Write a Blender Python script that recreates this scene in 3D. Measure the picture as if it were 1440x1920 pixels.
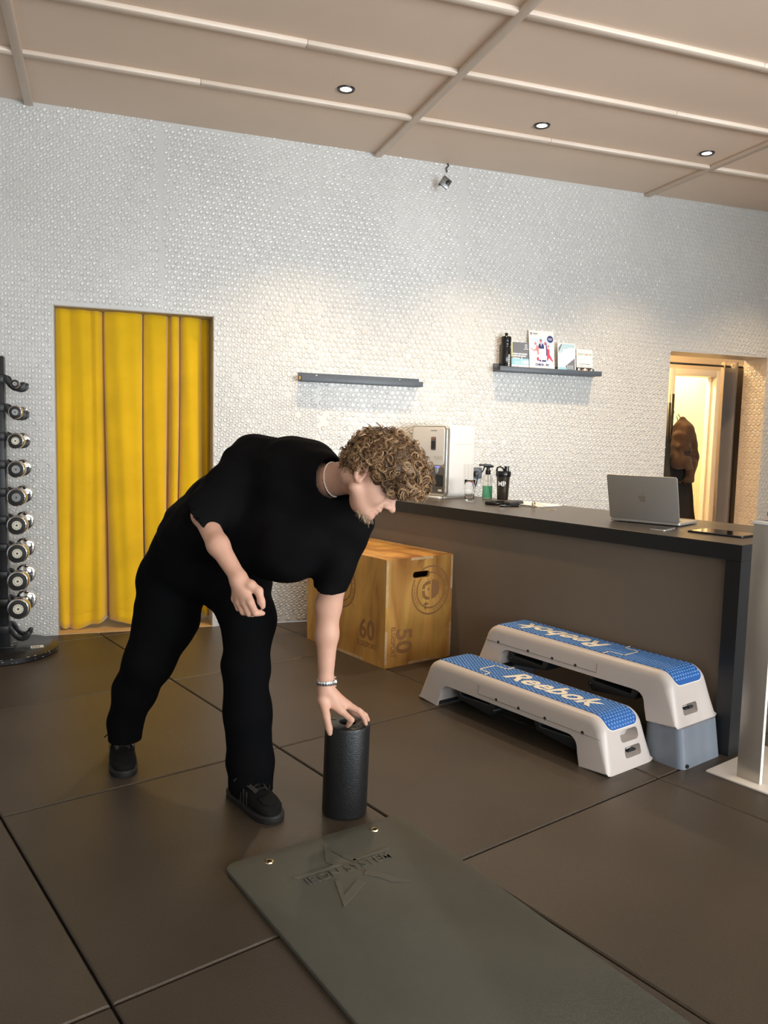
import bpy, bmesh, math, random
import numpy as np
from mathutils import Vector, Matrix

for o in list(bpy.data.objects): bpy.data.objects.remove(o)
sc = bpy.context.scene
COL = sc.collection
random.seed(7)
rng = np.random.default_rng(11)
PI = math.pi

# ------------------------------------------------------------------ camera
HCAM = 1.262
YAW, PITCH, ROLL, FPX = 0.342222, 0.0954242, -0.0243958, 1494.33
_f = Vector((math.sin(YAW)*math.cos(PITCH), math.cos(YAW)*math.cos(PITCH), -math.sin(PITCH)))
_r = Vector((math.cos(YAW), -math.sin(YAW), 0)); _d = _f.cross(_r)
_r2 = math.cos(ROLL)*_r + math.sin(ROLL)*_d; _d2 = -math.sin(ROLL)*_r + math.cos(ROLL)*_d
cam_d = bpy.data.cameras.new('camera'); cam = bpy.data.objects.new('camera', cam_d); COL.objects.link(cam)
cam.matrix_world = Matrix((( _r2.x, -_d2.x, -_f.x, 0), (_r2.y, -_d2.y, -_f.y, 0), (_r2.z, -_d2.z, -_f.z, HCAM), (0,0,0,1)))
cam_d.sensor_fit = 'VERTICAL'; cam_d.sensor_height = 36.0; cam_d.lens = FPX*36.0/1920.0
cam_d.clip_start = 0.05; cam_d.clip_end = 100
sc.camera = cam
# ------------------------------------------------------------------ world, lights, exposure
sc.view_settings.view_transform = 'Standard'; sc.view_settings.look = 'None'
sc.view_settings.gamma = 1.0; sc.view_settings.use_curve_mapping = False
sc.view_settings.exposure = 0.30
w = bpy.data.worlds.new('world'); sc.world = w; w.use_nodes = True
w.node_tree.nodes['Background'].inputs[0].default_value = (0.80, 0.90, 1.0, 1); w.node_tree.nodes['Background'].inputs[1].default_value = 0.6
def area(name, loc, rot, sx, sy, power, color):
    l = bpy.data.lights.new(name, 'AREA'); l.shape = 'RECTANGLE'; l.size = sx; l.size_y = sy; l.energy = power; l.color = color
    o = bpy.data.objects.new(name, l); o.location = loc; o.rotation_euler = rot; COL.objects.link(o); return o
# daylight through the shop front behind the camera (wall_front has the openings)
DAY = (0.86, 0.94, 1.0)
# the sunlit pavement outside sends most of it slightly upwards
area('daylight_window_a', (4.5, -2.95, 1.35), (PI/2+math.radians(40), 0, math.radians(14)), 3.5, 1.8, 430, DAY)
area('daylight_window_b', (0.6, -2.95, 1.35), (PI/2+math.radians(42), 0, 0), 2.6, 1.8, 120, DAY)
SPOT_W = 118.0; SPOT_C = (1.0, 0.72, 0.43)

# ------------------------------------------------------------------ materials
def nodes_of(m):
    m.use_nodes = True; nt = m.node_tree
    return nt, nt.nodes['Principled BSDF']
def M(name, col, rough=0.5, metal=0.0, spec=0.5, var=0.0, scale=8.0, bump=0.0, bscale=120.0, trans=0.0, emit=None, estr=0.0, sheen=0.0, sss=0.0, ior=1.45, coat=0.0, detail=4.0):
    m = bpy.data.materials.new(name); nt, b = nodes_of(m)
    c4 = (col[0], col[1], col[2], 1)
    b.inputs['Base Color'].default_value = c4; b.inputs['Roughness'].default_value = rough; b.inputs['Metallic'].default_value = metal
    b.inputs['Specular IOR Level'].default_value = spec; b.inputs['IOR'].default_value = ior
    if trans: b.inputs['Transmission Weight'].default_value = trans
    if sheen: b.inputs['Sheen Weight'].default_value = sheen; b.inputs['Sheen Roughness'].default_value = 0.5
    if coat: b.inputs['Coat Weight'].default_value = coat; b.inputs['Coat Roughness'].default_value = 0.15
    if sss:
        b.inputs['Subsurface Weight'].default_value = sss; b.inputs['Subsurface Radius'].default_value = (0.02, 0.008, 0.004)
    if emit: b.inputs['Emission Color'].default_value = (*emit, 1); b.inputs['Emission Strength'].default_value = estr
    if var or bump:
        tc = nt.nodes.new('ShaderNodeTexCoord')
    if var:
        n = nt.nodes.new('ShaderNodeTexNoise'); n.inputs['Scale'].default_value = scale; n.inputs['Detail'].default_value = detail
        r = nt.nodes.new('ShaderNodeValToRGB'); r.color_ramp.elements[0].position = 0.3; r.color_ramp.elements[1].position = 0.7
        r.color_ramp.elements[0].color = tuple(max(0, c*(1-var)) for c in col)+(1,); r.color_ramp.elements[1].color = tuple(min(1, c*(1+var)) for c in col)+(1,)
        nt.links.new(tc.outputs['Object'], n.inputs['Vector']); nt.links.new(n.outputs['Fac'], r.inputs['Fac']); nt.links.new(r.outputs['Color'], b.inputs['Base Color'])
    if bump:
        n2 = nt.nodes.new('ShaderNodeTexNoise'); n2.inputs['Scale'].default_value = bscale; n2.inputs['Detail'].default_value = 3
        bp = nt.nodes.new('ShaderNodeBump'); bp.inputs['Strength'].default_value = bump; bp.inputs['Distance'].default_value = 0.002
        nt.links.new(tc.outputs['Object'], n2.inputs['Vector']); nt.links.new(n2.outputs['Fac'], bp.inputs['Height']); nt.links.new(bp.outputs['Normal'], b.inputs['Normal'])
    return m

# ------------------------------------------------------------------ object helpers
def tag(o, label=None, cat=None, group=None, kind=None):
    if label: o['label'] = label
    if cat: o['category'] = cat
    if group: o['group'] = group
    if kind: o['kind'] = kind
    return o
def link(o, parent=None):
    COL.objects.link(o)
    if parent is not None: o.parent = parent
    return o
def thing(name, loc=(0,0,0), rz=0.0, label=None, cat=None, group=None):
    o = bpy.data.objects.new(name, None); o.empty_display_size = 0.05
    o.location = loc; o.rotation_euler = (0, 0, rz); link(o); return tag(o, label, cat, group)
def mesh_obj(name, verts, faces, mat=None, parent=None, smooth=False, loc=None, rot=None):
    me = bpy.data.meshes.new(name); me.from_pydata([tuple(v) for v in verts], [], [tuple(f) for f in faces]); me.update()
    return from_mesh(name, me, mat, parent, smooth, loc, rot)
def from_mesh(name, me, mat=None, parent=None, smooth=False, loc=None, rot=None):
    if mat is not None and not me.materials: me.materials.append(mat)
    if smooth:
        me.polygons.foreach_set('use_smooth', [True]*len(me.polygons))
    o = bpy.data.objects.new(name, me)
    if loc is not None: o.location = loc
    if rot is not None: o.rotation_euler = rot
    return link(o, parent)
def bm_obj(name, bm, mat=None, parent=None, smooth=False, loc=None, rot=None, sharp=None):
    me = bpy.data.meshes.new(name); bm.normal_update(); bm.to_mesh(me); bm.free()
    o = from_mesh(name, me, mat, parent, smooth, loc, rot)
    if sharp: me.set_sharp_from_angle(angle=math.radians(sharp))
    return o
def dup(o, parent=None):
    c = o.copy(); COL.objects.link(c)
    if parent is not None: c.parent = parent
    return c
def dup_tree(o, parent=None):
    c = dup(o, parent)
    for ch in list(o.children): dup_tree(ch, c)
    return c
def bm_box(bm, x0, x1, y0, y1, z0, z1, bevel=0.0, seg=2):
    vs = [bm.verts.new(p) for p in ((x0,y0,z0),(x1,y0,z0),(x1,y1,z0),(x0,y1,z0),(x0,y0,z1),(x1,y0,z1),(x1,y1,z1),(x0,y1,z1))]
    fs = [bm.faces.new([vs[i] for i in f]) for f in ((3,2,1,0),(4,5,6,7),(0,1,5,4),(1,2,6,5),(2,3,7,6),(3,0,4,7))]
    if bevel:
        es = list({e for f in fs for e in f.edges})
        bmesh.ops.bevel(bm, geom=es, offset=bevel, segments=seg, affect='EDGES', profile=0.5)
    return bm
def box(name, x0, x1, y0, y1, z0, z1, mat, parent=None, bevel=0.0, seg=2, smooth=False, loc=None, rot=None):
    bm = bmesh.new(); bm_box(bm, x0, x1, y0, y1, z0, z1, bevel, seg)
    o = bm_obj(name, bm, mat, parent, smooth or bevel > 0, loc, rot)
    if bevel: o.data.set_sharp_from_angle(angle=math.radians(50))
    return o
def lathe_data(prof, n=32, closed_ends=True):
    vs = []; fs = []
    for r, z in prof:
        for k in range(n):
            a = 2*PI*k/n; vs.append((r*math.cos(a), r*math.sin(a), z))
    for i in range(len(prof)-1):
        for k in range(n):
            k2 = (k+1) % n; fs.append((i*n+k, i*n+k2, (i+1)*n+k2, (i+1)*n+k))
    if closed_ends:
        if prof[0][0] > 1e-6: fs.append(tuple(reversed(range(n))))
        if prof[-1][0] > 1e-6: fs.append(tuple((len(prof)-1)*n+k for k in range(n)))
    return vs, fs
def lathe(name, prof, mat, parent=None, n=32, loc=None, rot=None, closed=True, sharp=40):
    vs, fs = lathe_data(prof, n, closed)
    o = mesh_obj(name, vs, fs, mat, parent, True, loc, rot); o.data.set_sharp_from_angle(angle=math.radians(sharp)); return o
def tube_data(pts, rad, n=8, cap=True, flat=1.0):
    pts = [Vector(p) for p in pts]; N = len(pts)
    rads = rad if isinstance(rad, (list, tuple)) else [rad]*N
    vs = []; fs = []; up = None
    for i, p in enumerate(pts):
        t = (pts[min(i+1, N-1)] - pts[max(i-1, 0)])
        if t.length < 1e-9: t = Vector((0,0,1))
        t.normalize()
        if up is None: up = Vector((0,0,1)) if abs(t.z) < 0.9 else Vector((1,0,0))
        s = t.cross(up)
        if s.length < 1e-6: s = t.orthogonal()
        s.normalize(); up = s.cross(t).normalized()
        for k in range(n):
            a = 2*PI*k/n; vs.append(tuple(p + s*(rads[i]*math.cos(a)) + up*(rads[i]*flat*math.sin(a))))
    for i in range(N-1):
        for k in range(n):
            k2 = (k+1) % n; fs.append((i*n+k, i*n+k2, (i+1)*n+k2, (i+1)*n+k))
    if cap: fs.append(tuple(reversed(range(n)))); fs.append(tuple((N-1)*n+k for k in range(n)))
    return vs, fs
def tube(name, pts, rad, mat, parent=None, n=8, flat=1.0, loc=None, rot=None):
    vs, fs = tube_data(pts, rad, n, True, flat); return mesh_obj(name, vs, fs, mat, parent, True, loc, rot)
def prism(name, poly, z0, z1, mat, parent=None, bevel=0.0, loc=None, rot=None, plane='XY', smooth=False, seg=2):
    bm = bmesh.new()
    def mp(x, y, z): return (x, y, z) if plane == 'XY' else ((x, z, y) if plane == 'XZ' else (z, x, y))
    a = [bm.verts.new(mp(x, y, z0)) for x, y in poly]; b = [bm.verts.new(mp(x, y, z1)) for x, y in poly]; n = len(poly)
    bm.faces.new(a); bm.faces.new(b)
    for i in range(n): bm.faces.new((a[i], a[(i+1) % n], b[(i+1) % n], b[i]))
    bmesh.ops.recalc_face_normals(bm, faces=bm.faces)
    if bevel:
        cap = [e for e in bm.edges if (e.verts[0] in a and e.verts[1] in a) or (e.verts[0] in b and e.verts[1] in b)]
        bmesh.ops.bevel(bm, geom=cap, offset=bevel, segments=seg, affect='EDGES', profile=0.5)
    o = bm_obj(name, bm, mat, parent, smooth or bevel > 0, loc, rot)
    if smooth or bevel: o.data.set_sharp_from_angle(angle=math.radians(40))
    return o
def rrect(w, h, r, n=5, cx=0, cy=0):
    pts = []
    for sx, sy, a0 in ((1,1,0),(-1,1,90),(-1,-1,180),(1,-1,270)):
        for k in range(n+1):
            a = math.radians(a0+90*k/n); pts.append((cx+sx*(w/2-r)+r*math.cos(a), cy+sy*(h/2-r)+r*math.sin(a)))
    return pts
def text_mesh(name, s, size, mat, parent=None, mat4=None, ext=0.0005, shear=0.0, offset=0.0, align='CENTER', sx=1.0):
    cu = bpy.data.curves.new('txt', 'FONT'); cu.body = s; cu.size = size; cu.extrude = ext; cu.shear = shear; cu.offset = offset
    cu.align_x = align; cu.align_y = 'CENTER'; cu.resolution_u = 3
    t = bpy.data.objects.new('txt', cu); COL.objects.link(t)
    dg = bpy.context.evaluated_depsgraph_get(); me = bpy.data.meshes.new_from_object(t.evaluated_get(dg))
    bpy.data.objects.remove(t); bpy.data.curves.remove(cu)
    me.name = name; me.materials.clear()
    if sx != 1.0: me.transform(Matrix.Diagonal((sx, 1, 1, 1)))
    o = from_mesh(name, me, mat, parent)
    if mat4 is not None: o.matrix_local = mat4
    return o
def frame_mat(origin, ex, ey):
    ex = Vector(ex).normalized(); ey = Vector(ey).normalized(); ez = ex.cross(ey)
    return Matrix(((ex.x, ey.x, ez.x, origin[0]), (ex.y, ey.y, ez.y, origin[1]), (ex.z, ey.z, ez.z, origin[2]), (0,0,0,1)))
def carve(o, cutters):
    for c in cutters:
        md = o.modifiers.new('b', 'BOOLEAN'); md.operation = 'DIFFERENCE'; md.object = c; md.solver = 'EXACT'
    dg = bpy.context.evaluated_depsgraph_get(); dg.update()
    me = bpy.data.meshes.new_from_object(o.evaluated_get(dg)); o.modifiers.clear(); o.data = me
    for c in cutters: bpy.data.objects.remove(c)

# floor-grid frame: local x runs along VB, local y along VA
PHI = 0.316107
VA = Vector((-math.sin(PHI), math.cos(PHI), 0)); VB = Vector((math.cos(PHI), math.sin(PHI), 0))
def ab(a, b, z=0.0): v = VA*a + VB*b; return (v.x, v.y, z)
YW = 5.169; ZC = 3.11
# ================================================================== SETTING
m_wall = M('silver_painted_wrap', (0.57, 0.555, 0.525), rough=0.46, metal=0.15, spec=0.5, var=0.05, scale=1.5, bump=0.25, bscale=60)
m_wallp = M('silver_painted_bubbles', (0.59, 0.575, 0.545), rough=0.40, metal=0.18, spec=0.5, var=0.05, scale=1.5)
m_star = M('white_paint_fleck', (0.70, 0.69, 0.67), rough=0.45)
m_ceil = M('taupe_ceiling_board', (0.74, 0.58, 0.455), rough=0.5, var=0.04, scale=1.2)
m_rib = M('taupe_ceiling_rib', (0.76, 0.63, 0.515), rough=0.4, var=0.03)
m_plaster = M('plaster_side_wall', (0.62, 0.60, 0.56), rough=0.7, var=0.04, scale=2)
m_hall = M('hall_paint', (0.66, 0.58, 0.47), rough=0.7, var=0.05, scale=2)
m_wood = M('pale_wood_floor', (0.55, 0.36, 0.17), rough=0.45, var=0.15, scale=5)
m_white = M('white_lacquer', (0.78, 0.76, 0.72), rough=0.35)
m_black = M('black_paint', (0.012, 0.012, 0.013), rough=0.35)
m_dark = M('dark_void', (0.01, 0.01, 0.01), rough=0.9)
def rubber(name, c, rough):
    m = M(name, c, rough=rough, spec=0.5, var=0.16, scale=2.2, bump=0.5, bscale=260, detail=8)
    nt, b = nodes_of(m)
    # fine granulate speckle
    ramp = [n for n in nt.nodes if n.type == 'VALTORGB'][0]; tc = [n for n in nt.nodes if n.type == 'TEX_COORD'][0]
    n = nt.nodes.new('ShaderNodeTexNoise'); n.inputs['Scale'].default_value = 330; n.inputs['Detail'].default_value = 2
    mx = nt.nodes.new('ShaderNodeMix'); mx.data_type = 'RGBA'; mx.blend_type = 'MULTIPLY'; mx.inputs[0].default_value = 0.7
    r2 = nt.nodes.new('ShaderNodeValToRGB'); r2.color_ramp.elements[0].position = 0.35; r2.color_ramp.elements[1].position = 0.68
    r2.color_ramp.elements[0].color = (0.55, 0.55, 0.55, 1); r2.color_ramp.elements[1].color = (1.35, 1.3, 1.25, 1)
    nt.links.new(tc.outputs['Object'], n.inputs['Vector']); nt.links.new(n.outputs['Fac'], r2.inputs['Fac'])
    nt.links.new(ramp.outputs['Color'], mx.inputs[6]); nt.links.new(r2.outputs['Color'], mx.inputs[7]); # faint chalky scuffs
    n3 = nt.nodes.new('ShaderNodeTexNoise'); n3.inputs['Scale'].default_value = 5.5; n3.inputs['Detail'].default_value = 6; n3.inputs['Roughness'].default_value = .65
    r3 = nt.nodes.new('ShaderNodeValToRGB'); r3.color_ramp.elements[0].position = .66; r3.color_ramp.elements[1].position = .82; r3.color_ramp.elements[0].color = (0, 0, 0, 1); r3.color_ramp.elements[1].color = (.35, .35, .35, 1)
    m3 = nt.nodes.new('ShaderNodeMix'); m3.data_type = 'RGBA'; m3.inputs[7].default_value = (.20, .17, .14, 1)
    nt.links.new(tc.outputs['Object'], n3.inputs['Vector']); nt.links.new(n3.outputs['Fac'], r3.inputs['Fac']); nt.links.new(r3.outputs['Color'], m3.inputs[0]); nt.links.new(mx.outputs[2], m3.inputs[6]); nt.links.new(m3.outputs[2], b.inputs['Base Color'])
    return m
m_tiles = [rubber('rubber_tile_a', (0.056, 0.043, 0.030), 0.40), rubber('rubber_tile_b', (0.061, 0.047, 0.033), 0.38), rubber('rubber_tile_c', (0.051, 0.039, 0.028), 0.41)]
m_under = M('rubber_underlay', (0.012, 0.010, 0.008), rough=0.9)
RX0, RX1, RY0, RY1 = -3.0, 6.4, -3.0, YW

# ---- floor with separate rubber tiles
floor = tag(box('floor', RX0-.2, RX1+.2, RY0-.2, YW, -0.08, -0.02, m_under), 'brown black rubber tile gym floor with open joints', 'floor', kind='structure')
def clip_poly(poly, x0, x1, y0, y1):
    def cl(poly, ins, inter):
        out = []
        for i in range(len(poly)):
            p, q = poly[i-1], poly[i]
            if ins(q):
                if not ins(p): out.append(inter(p, q))
                out.append(q)
            elif ins(p): out.append(inter(p, q))
        return out
    for ax, lim, sg in ((0, x0, 1), (0, x1, -1), (1, y0, 1), (1, y1, -1)):
        if not poly: return poly
        poly = cl(poly, lambda p: sg*(p[ax]-lim) >= 0, lambda p, q: tuple(p[k]+(q[k]-p[k])*(lim-p[ax])/(q[ax]-p[ax]) for k in (0, 1)))
    return poly
PA, PB, A0, B0 = 1.058, 1.033, 1.648, 0.552
full_tile = {}
for i in range(-6, 6):
    for j in range(-6, 8):
        a, b = A0+i*PA, B0+j*PB; g = 0.0035
        poly = []
        for (aa, bb) in ((a+g, b+g), (a+g, b+PB-g), (a+PA-g, b+PB-g), (a+PA-g, b+g)):
            v = ab(aa, bb); poly.append((v[0], v[1]))
        cp = clip_poly(poly, RX0, RX1, RY0, YW-0.004)
        if len(cp) < 3: continue
        area2 = abs(sum(cp[k-1][0]*cp[k][1]-cp[k][0]*cp[k-1][1] for k in range(len(cp))))
        if area2 < 0.02: continue
        mt = m_tiles[(i*7+j*5) % 3]
        c = ab(a+PA/2, b+PB/2)
        if len(cp) == 4 and abs(area2-2*(PA-2*g)*(PB-2*g)) < 1e-3:
            key = mt.name
            if key not in full_tile:
                o = prism('rubber_tile', [(x-c[0], y-c[1]) for x, y in cp], -0.02, 0.0, mt, floor, bevel=0.004, seg=1); full_tile[key] = o.data
            else:
                o = from_mesh('rubber_tile', full_tile[key], None, floor)
            o.location = (c[0], c[1], 0); o.rotation_euler = (0, 0, 0)
        else:
            prism('rubber_tile', cp, -0.02, 0.0, mt, floor, bevel=0.003, seg=1)

# ---- back wall with two openings
DX0, DX1, DZ = -0.257, 0.676, 1.983
OX0, OX1, OZ = 4.165, 5.125, 1.968
TH = 0.25
def wall_boxes(name, rects, y0, y1, mat):
    bm = bmesh.new()
    for (x0, x1, z0, z1) in rects: bm_box(bm, x0, x1, y0, y1, z0, z1)
    return bm_obj(name, bm, mat)
wall = wall_boxes('wall_back', [(RX0-.2, DX0, 0, ZC+.15), (DX0, DX1, DZ, ZC+.15), (DX1, OX0, 0, ZC+.15), (OX0, OX1, OZ, ZC+.15), (OX1, RX1+.6, 0, ZC+.15)], YW, YW+TH, m_wall)
tag(wall, 'silver grey wall covered in painted bubble wrap', 'wall', kind='structure')

# bubbles: low collapsed domes in hexagonal rows, sheets hung slightly askew
def smooth_noise(x, z, seed, s):
    r = np.random.default_rng(seed); v = np.zeros_like(x)
    for k in range(7):
        a, p, f = r.uniform(0, 2*PI), r.uniform(0, 2*PI), s*r.uniform(0.6, 1.9)
        v += np.sin((x*math.cos(a)+z*math.sin(a))*f+p)
    return v/3.0
def bubble_centres(x0, x1, z0, z1, sheet_w, seed):
    r = np.random.default_rng(seed); out = []
    n = max(1, int(math.ceil((x1-x0)/sheet_w))); ww = (x1-x0)/n
    for s in range(n):
        xa, xb = x0+s*ww, x0+(s+1)*ww
        p = r.uniform(0.0345, 0.0375); th = r.uniform(-0.045, 0.045); lean = r.uniform(-0.03, 0.03)
        cx, cz = (xa+xb)/2, (z0+z1)/2; L = max(xb-xa, z1-z0)
        ni = int(L/p)+4; nj = int(L/(p*0.866))+4
        I, Jj = np.meshgrid(np.arange(-ni, ni), np.arange(-nj, nj))
        u = (I+0.5*(Jj % 2))*p+r.uniform(0, p); v = Jj*p*0.866+r.uniform(0, p)
        X = cx+u*math.cos(th)-v*math.sin(th); Z = cz+u*math.sin(th)+v*math.cos(th)
        k = (X > xa+lean*(Z-cz)+0.006) & (X < xb+lean*(Z-cz)-0.006) & (Z > z0+.012) & (Z < z1-.006) & (X > x0+.014) & (X < x1-.014)
        out.append(np.stack([X[k], Z[k], np.full(k.sum(), p)], 1))
    return np.concatenate(out)
def bubbles(name, cen, place, mat, parent, seed, nseg=9):
    r = np.random.default_rng(seed); X, Z, P_ = cen[:, 0].copy(), cen[:, 1].copy(), cen[:, 2]
    low = smooth_noise(X, Z, seed+1, 2.6)*0.55 + smooth_noise(X, Z, seed+2, 7.0)*0.4
    h = np.clip(0.0026+0.0016*low+r.normal(0, 0.0006, len(X)), 0.0004, 0.0048)
    keep = (r.random(len(X)) > 0.02+0.10*(low < -0.75)); X, Z, P_, h = X[keep], Z[keep], P_[keep], h[keep]
    N = len(X); X += r.normal(0, 0.0009, N); Z += r.normal(0, 0.0009, N)
    a = 2*PI*np.arange(nseg)/nseg
    R0 = P_*0.475*r.uniform(0.92, 1.02, N)
    V = np.zeros((N, 3*nseg+1, 3))
    tilt_a = r.uniform(0, 2*PI, N); tilt = r.uniform(0, 0.35, N)
    for ring, (fr, fh) in enumerate(((1.0, -0.06), (0.86, 1.0), (0.66, 0.50))):
        rr = (R0*fr)[:, None]*(1+0.05*r.normal(0, 1, (N, nseg))*(1 if ring else 0.4))
        du, dv = rr*np.cos(a)[None], rr*np.sin(a)[None]
        hh = h[:, None]*fh*(1 if ring == 0 else 1+0)*np.ones((N, nseg))
        if ring: hh = hh*(1+tilt[:, None]*np.cos(a[None]-tilt_a[:, None]))
        if ring == 2: hh = hh*(1+0.22*r.normal(0, 1, (N, nseg)))
        V[:, ring*nseg:(ring+1)*nseg, 0] = X[:, None]+du; V[:, ring*nseg:(ring+1)*nseg, 1] = Z[:, None]+dv; V[:, ring*nseg:(ring+1)*nseg, 2] = hh
    V[:, -1, 0] = X; V[:, -1, 1] = Z; V[:, -1, 2] = h*(0.42+0.3*r.normal(0, 1, N))
    F = []
    for ring in range(2):
        for k in range(nseg):
            k2 = (k+1) % nseg; F.append((ring*nseg+k, ring*nseg+k2, (ring+1)*nseg+k2, (ring+1)*nseg+k))
    F = np.array(F); T = np.array([(2*nseg+k, 2*nseg+(k+1) % nseg, 3*nseg) for k in range(nseg)])
    off = (np.arange(N)*(3*nseg+1))[:, None, None]
    FQ = (F[None]+off).reshape(-1, 4); FT = (T[None]+off).reshape(-1, 3)
    co = place(V.reshape(-1, 3))
    me = bpy.data.meshes.new(name); me.vertices.add(len(co)); me.vertices.foreach_set('co', co.ravel().astype(np.float32))
    nl = FQ.size+FT.size; me.loops.add(nl); me.loops.foreach_set('vertex_index', np.concatenate([FQ.ravel(), FT.ravel()]).astype(np.int32))
    npoly = len(FQ)+len(FT); me.polygons.add(npoly)
    st = np.concatenate([np.arange(len(FQ))*4, FQ.size+np.arange(len(FT))*3]).astype(np.int32); me.polygons.foreach_set('loop_start', st)
    me.polygons.foreach_set('use_smooth', np.ones(npoly, bool)); me.update(); me.validate()
    o = from_mesh(name, me, mat, parent); o['kind'] = 'stuff'; return o
cen = bubble_centres(-1.6, 6.3, 0.0, ZC, 1.02, 5)
k = ~((cen[:, 0] > DX0-.012) & (cen[:, 0] < DX1+.012) & (cen[:, 1] < DZ+.012)) & ~((cen[:, 0] > OX0-.012) & (cen[:, 0] < OX1+.012) & (cen[:, 1] < OZ+.012))
bubbles('wrap_bubbles', cen[k], lambda V: np.stack([V[:, 0], YW-V[:, 2], V[:, 1]], 1), m_wallp, wall, 21)
cj = bubble_centres(YW+.01, YW+TH-.01, 0.02, OZ, 0.5, 9); cj = cj[:0]
for zr in range(42):
    for yr in range(5): cj = np.concatenate([cj, [[YW+.026+yr*.05+(.025 if zr % 2 else 0), .03+zr*.0455, .051]]])
cj = cj[cj[:, 0] < YW+TH-.02]
bubbles('wrap_bubbles', cj, lambda V: np.stack([OX1-V[:, 2], V[:, 0], V[:, 1]], 1), m_wallp, wall, 33)
# popped spots filled with brighter paint
sv, sf = [], []
for kk in range(120):
    x = random.gauss(2.1, 0.75); z = random.gauss(1.95, 0.42)
    if not (0.75 < x < 4.0 and 0.9 < z < 2.95): continue
    s = random.uniform(0.009, 0.021); a0 = random.random()*6.28; n = random.choice((5, 6, 6)); base = len(sv)
    sv.append((x, YW-0.0046, z))
    for q in range(2*n):
        rr = s*(1 if q % 2 == 0 else 0.5)*random.uniform(0.8, 1.15); sv.append((x+rr*math.cos(a0+q*PI/n), YW-0.0028, z+rr*math.sin(a0+q*PI/n)))
    for q in range(2*n): sf.append((base, base+1+q, base+1+(q+1) % (2*n)))
o = mesh_obj('paint_flecks', sv, sf, m_star, wall); o['kind'] = 'stuff'

# jamb linings and threshold of the curtained doorway
m_jamb = M('raw_jamb', (0.42, 0.36, 0.29), rough=0.7, var=0.1, scale=6)
tr = tag(box('trim_1', DX1-.004, DX1, YW+.003, YW+TH, 0, DZ, m_jamb), 'bare plaster lining of the curtained doorway', 'trim', kind='structure')
box('head_lining', DX0, DX1, YW+.003, YW+TH, DZ-.005, DZ, m_jamb, tr); box('side_lining', DX0, DX0+.004, YW+.003, YW+TH, 0, DZ, m_jamb, tr)
tag(box('trim_2', DX0, DX1, YW-.002, YW+1.2, -0.05, 0.004, m_wood), 'pale wooden threshold under the yellow curtain', 'threshold', kind='structure')
tag(wall_boxes('wall_store', [(DX0-.5, DX1+.5, 0, 2.6)], YW+1.2, YW+1.25, m_dark), 'dark storeroom wall behind the yellow curtain', 'wall', kind='structure')

# ---- other walls of the room and an added daylight block (out of frame), shop front openings behind the camera
tag(box('wall_left', RX0-.2, RX0, RY0, YW, 0, ZC+.1, m_plaster), 'plain side wall left of the dumbbell rack', 'wall', kind='structure')
tag(box('wall_right', RX1, RX1+.2, RY0, YW, 0, ZC+.1, m_plaster), 'plain side wall on the counter side', 'wall', kind='structure')
tag(box('wall_daylight_block', 4.55, RX1, 1.40, 1.52, 0, ZC, m_plaster), 'unseen plain wall added on the right to block daylight', 'wall', kind='structure')  # added out of view to keep window light off the right-hand wall
wf = wall_boxes('wall_front', [(RX0-.2, RX1+.2, 0, .5), (RX0-.2, RX1+.2, 2.9, ZC+.1), (RX0-.2, -0.75, .5, 2.9), (1.95, 2.7, .5, 2.9), (6.3, RX1+.2, .5, 2.9)], RY0-.2, RY0, m_plaster)
tag(wf, 'shop front wall with two wide window openings', 'wall', kind='structure')

# ---- ceiling: boards and ribs
ceil = tag(box('ceiling', RX0-.2, RX1+.2, RY0-.2, YW+.02, ZC+.012, ZC+.14, m_ceil), 'taupe board ceiling divided by slim ribs', 'ceiling', kind='structure')
BX = [-2.46, -0.37, 1.735, 3.868, 5.98]; RYs = [4.505-0.628*k for k in range(12)]
xs = [RX0]+[x for x in BX]+[RX1]; ys = [YW]+RYs+[RY0]
bmp = {}
for i in range(len(xs)-1):
    for j in range(len(ys)-1):
        x0, x1, y1, y0 = xs[i], xs[i+1], ys[j], ys[j+1]
        key = (round(x1-x0, 3), round(y1-y0, 3))
        if key not in bmp:
            o = box('ceiling_board', -(x1-x0)/2+.0015, (x1-x0)/2-.0015, -(y1-y0)/2+.0015, (y1-y0)/2-.0015, 0, .012, m_ceil, ceil); bmp[key] = o.data
        else: o = from_mesh('ceiling_board', bmp[key], None, ceil)
        o.location = ((x0+x1)/2, (y0+y1)/2, ZC)
RW, RH = 0.046, 0.022
for y in RYs:
    for i in range(len(xs)-1):
        x0, x1 = xs[i], xs[i+1]
        # each run is two lengths butted together
        xm = x0+(x1-x0)*(0.42+0.2*((i*3+int(y*10)) % 3)/2)
        for u, v in ((x0+RW/2, xm-.001), (xm+.001, x1-RW/2)):
            box('ceiling_rib', u, v, y-RW/2, y+RW/2, ZC-RH, ZC, m_rib, ceil, bevel=0.002, seg=1)
for x in BX:
    o = box('ceiling_rib', x-RW/2, x+RW/2, RY0, YW, ZC-RH-.002, ZC, m_rib, ceil, bevel=0.002, seg=1)

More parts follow.
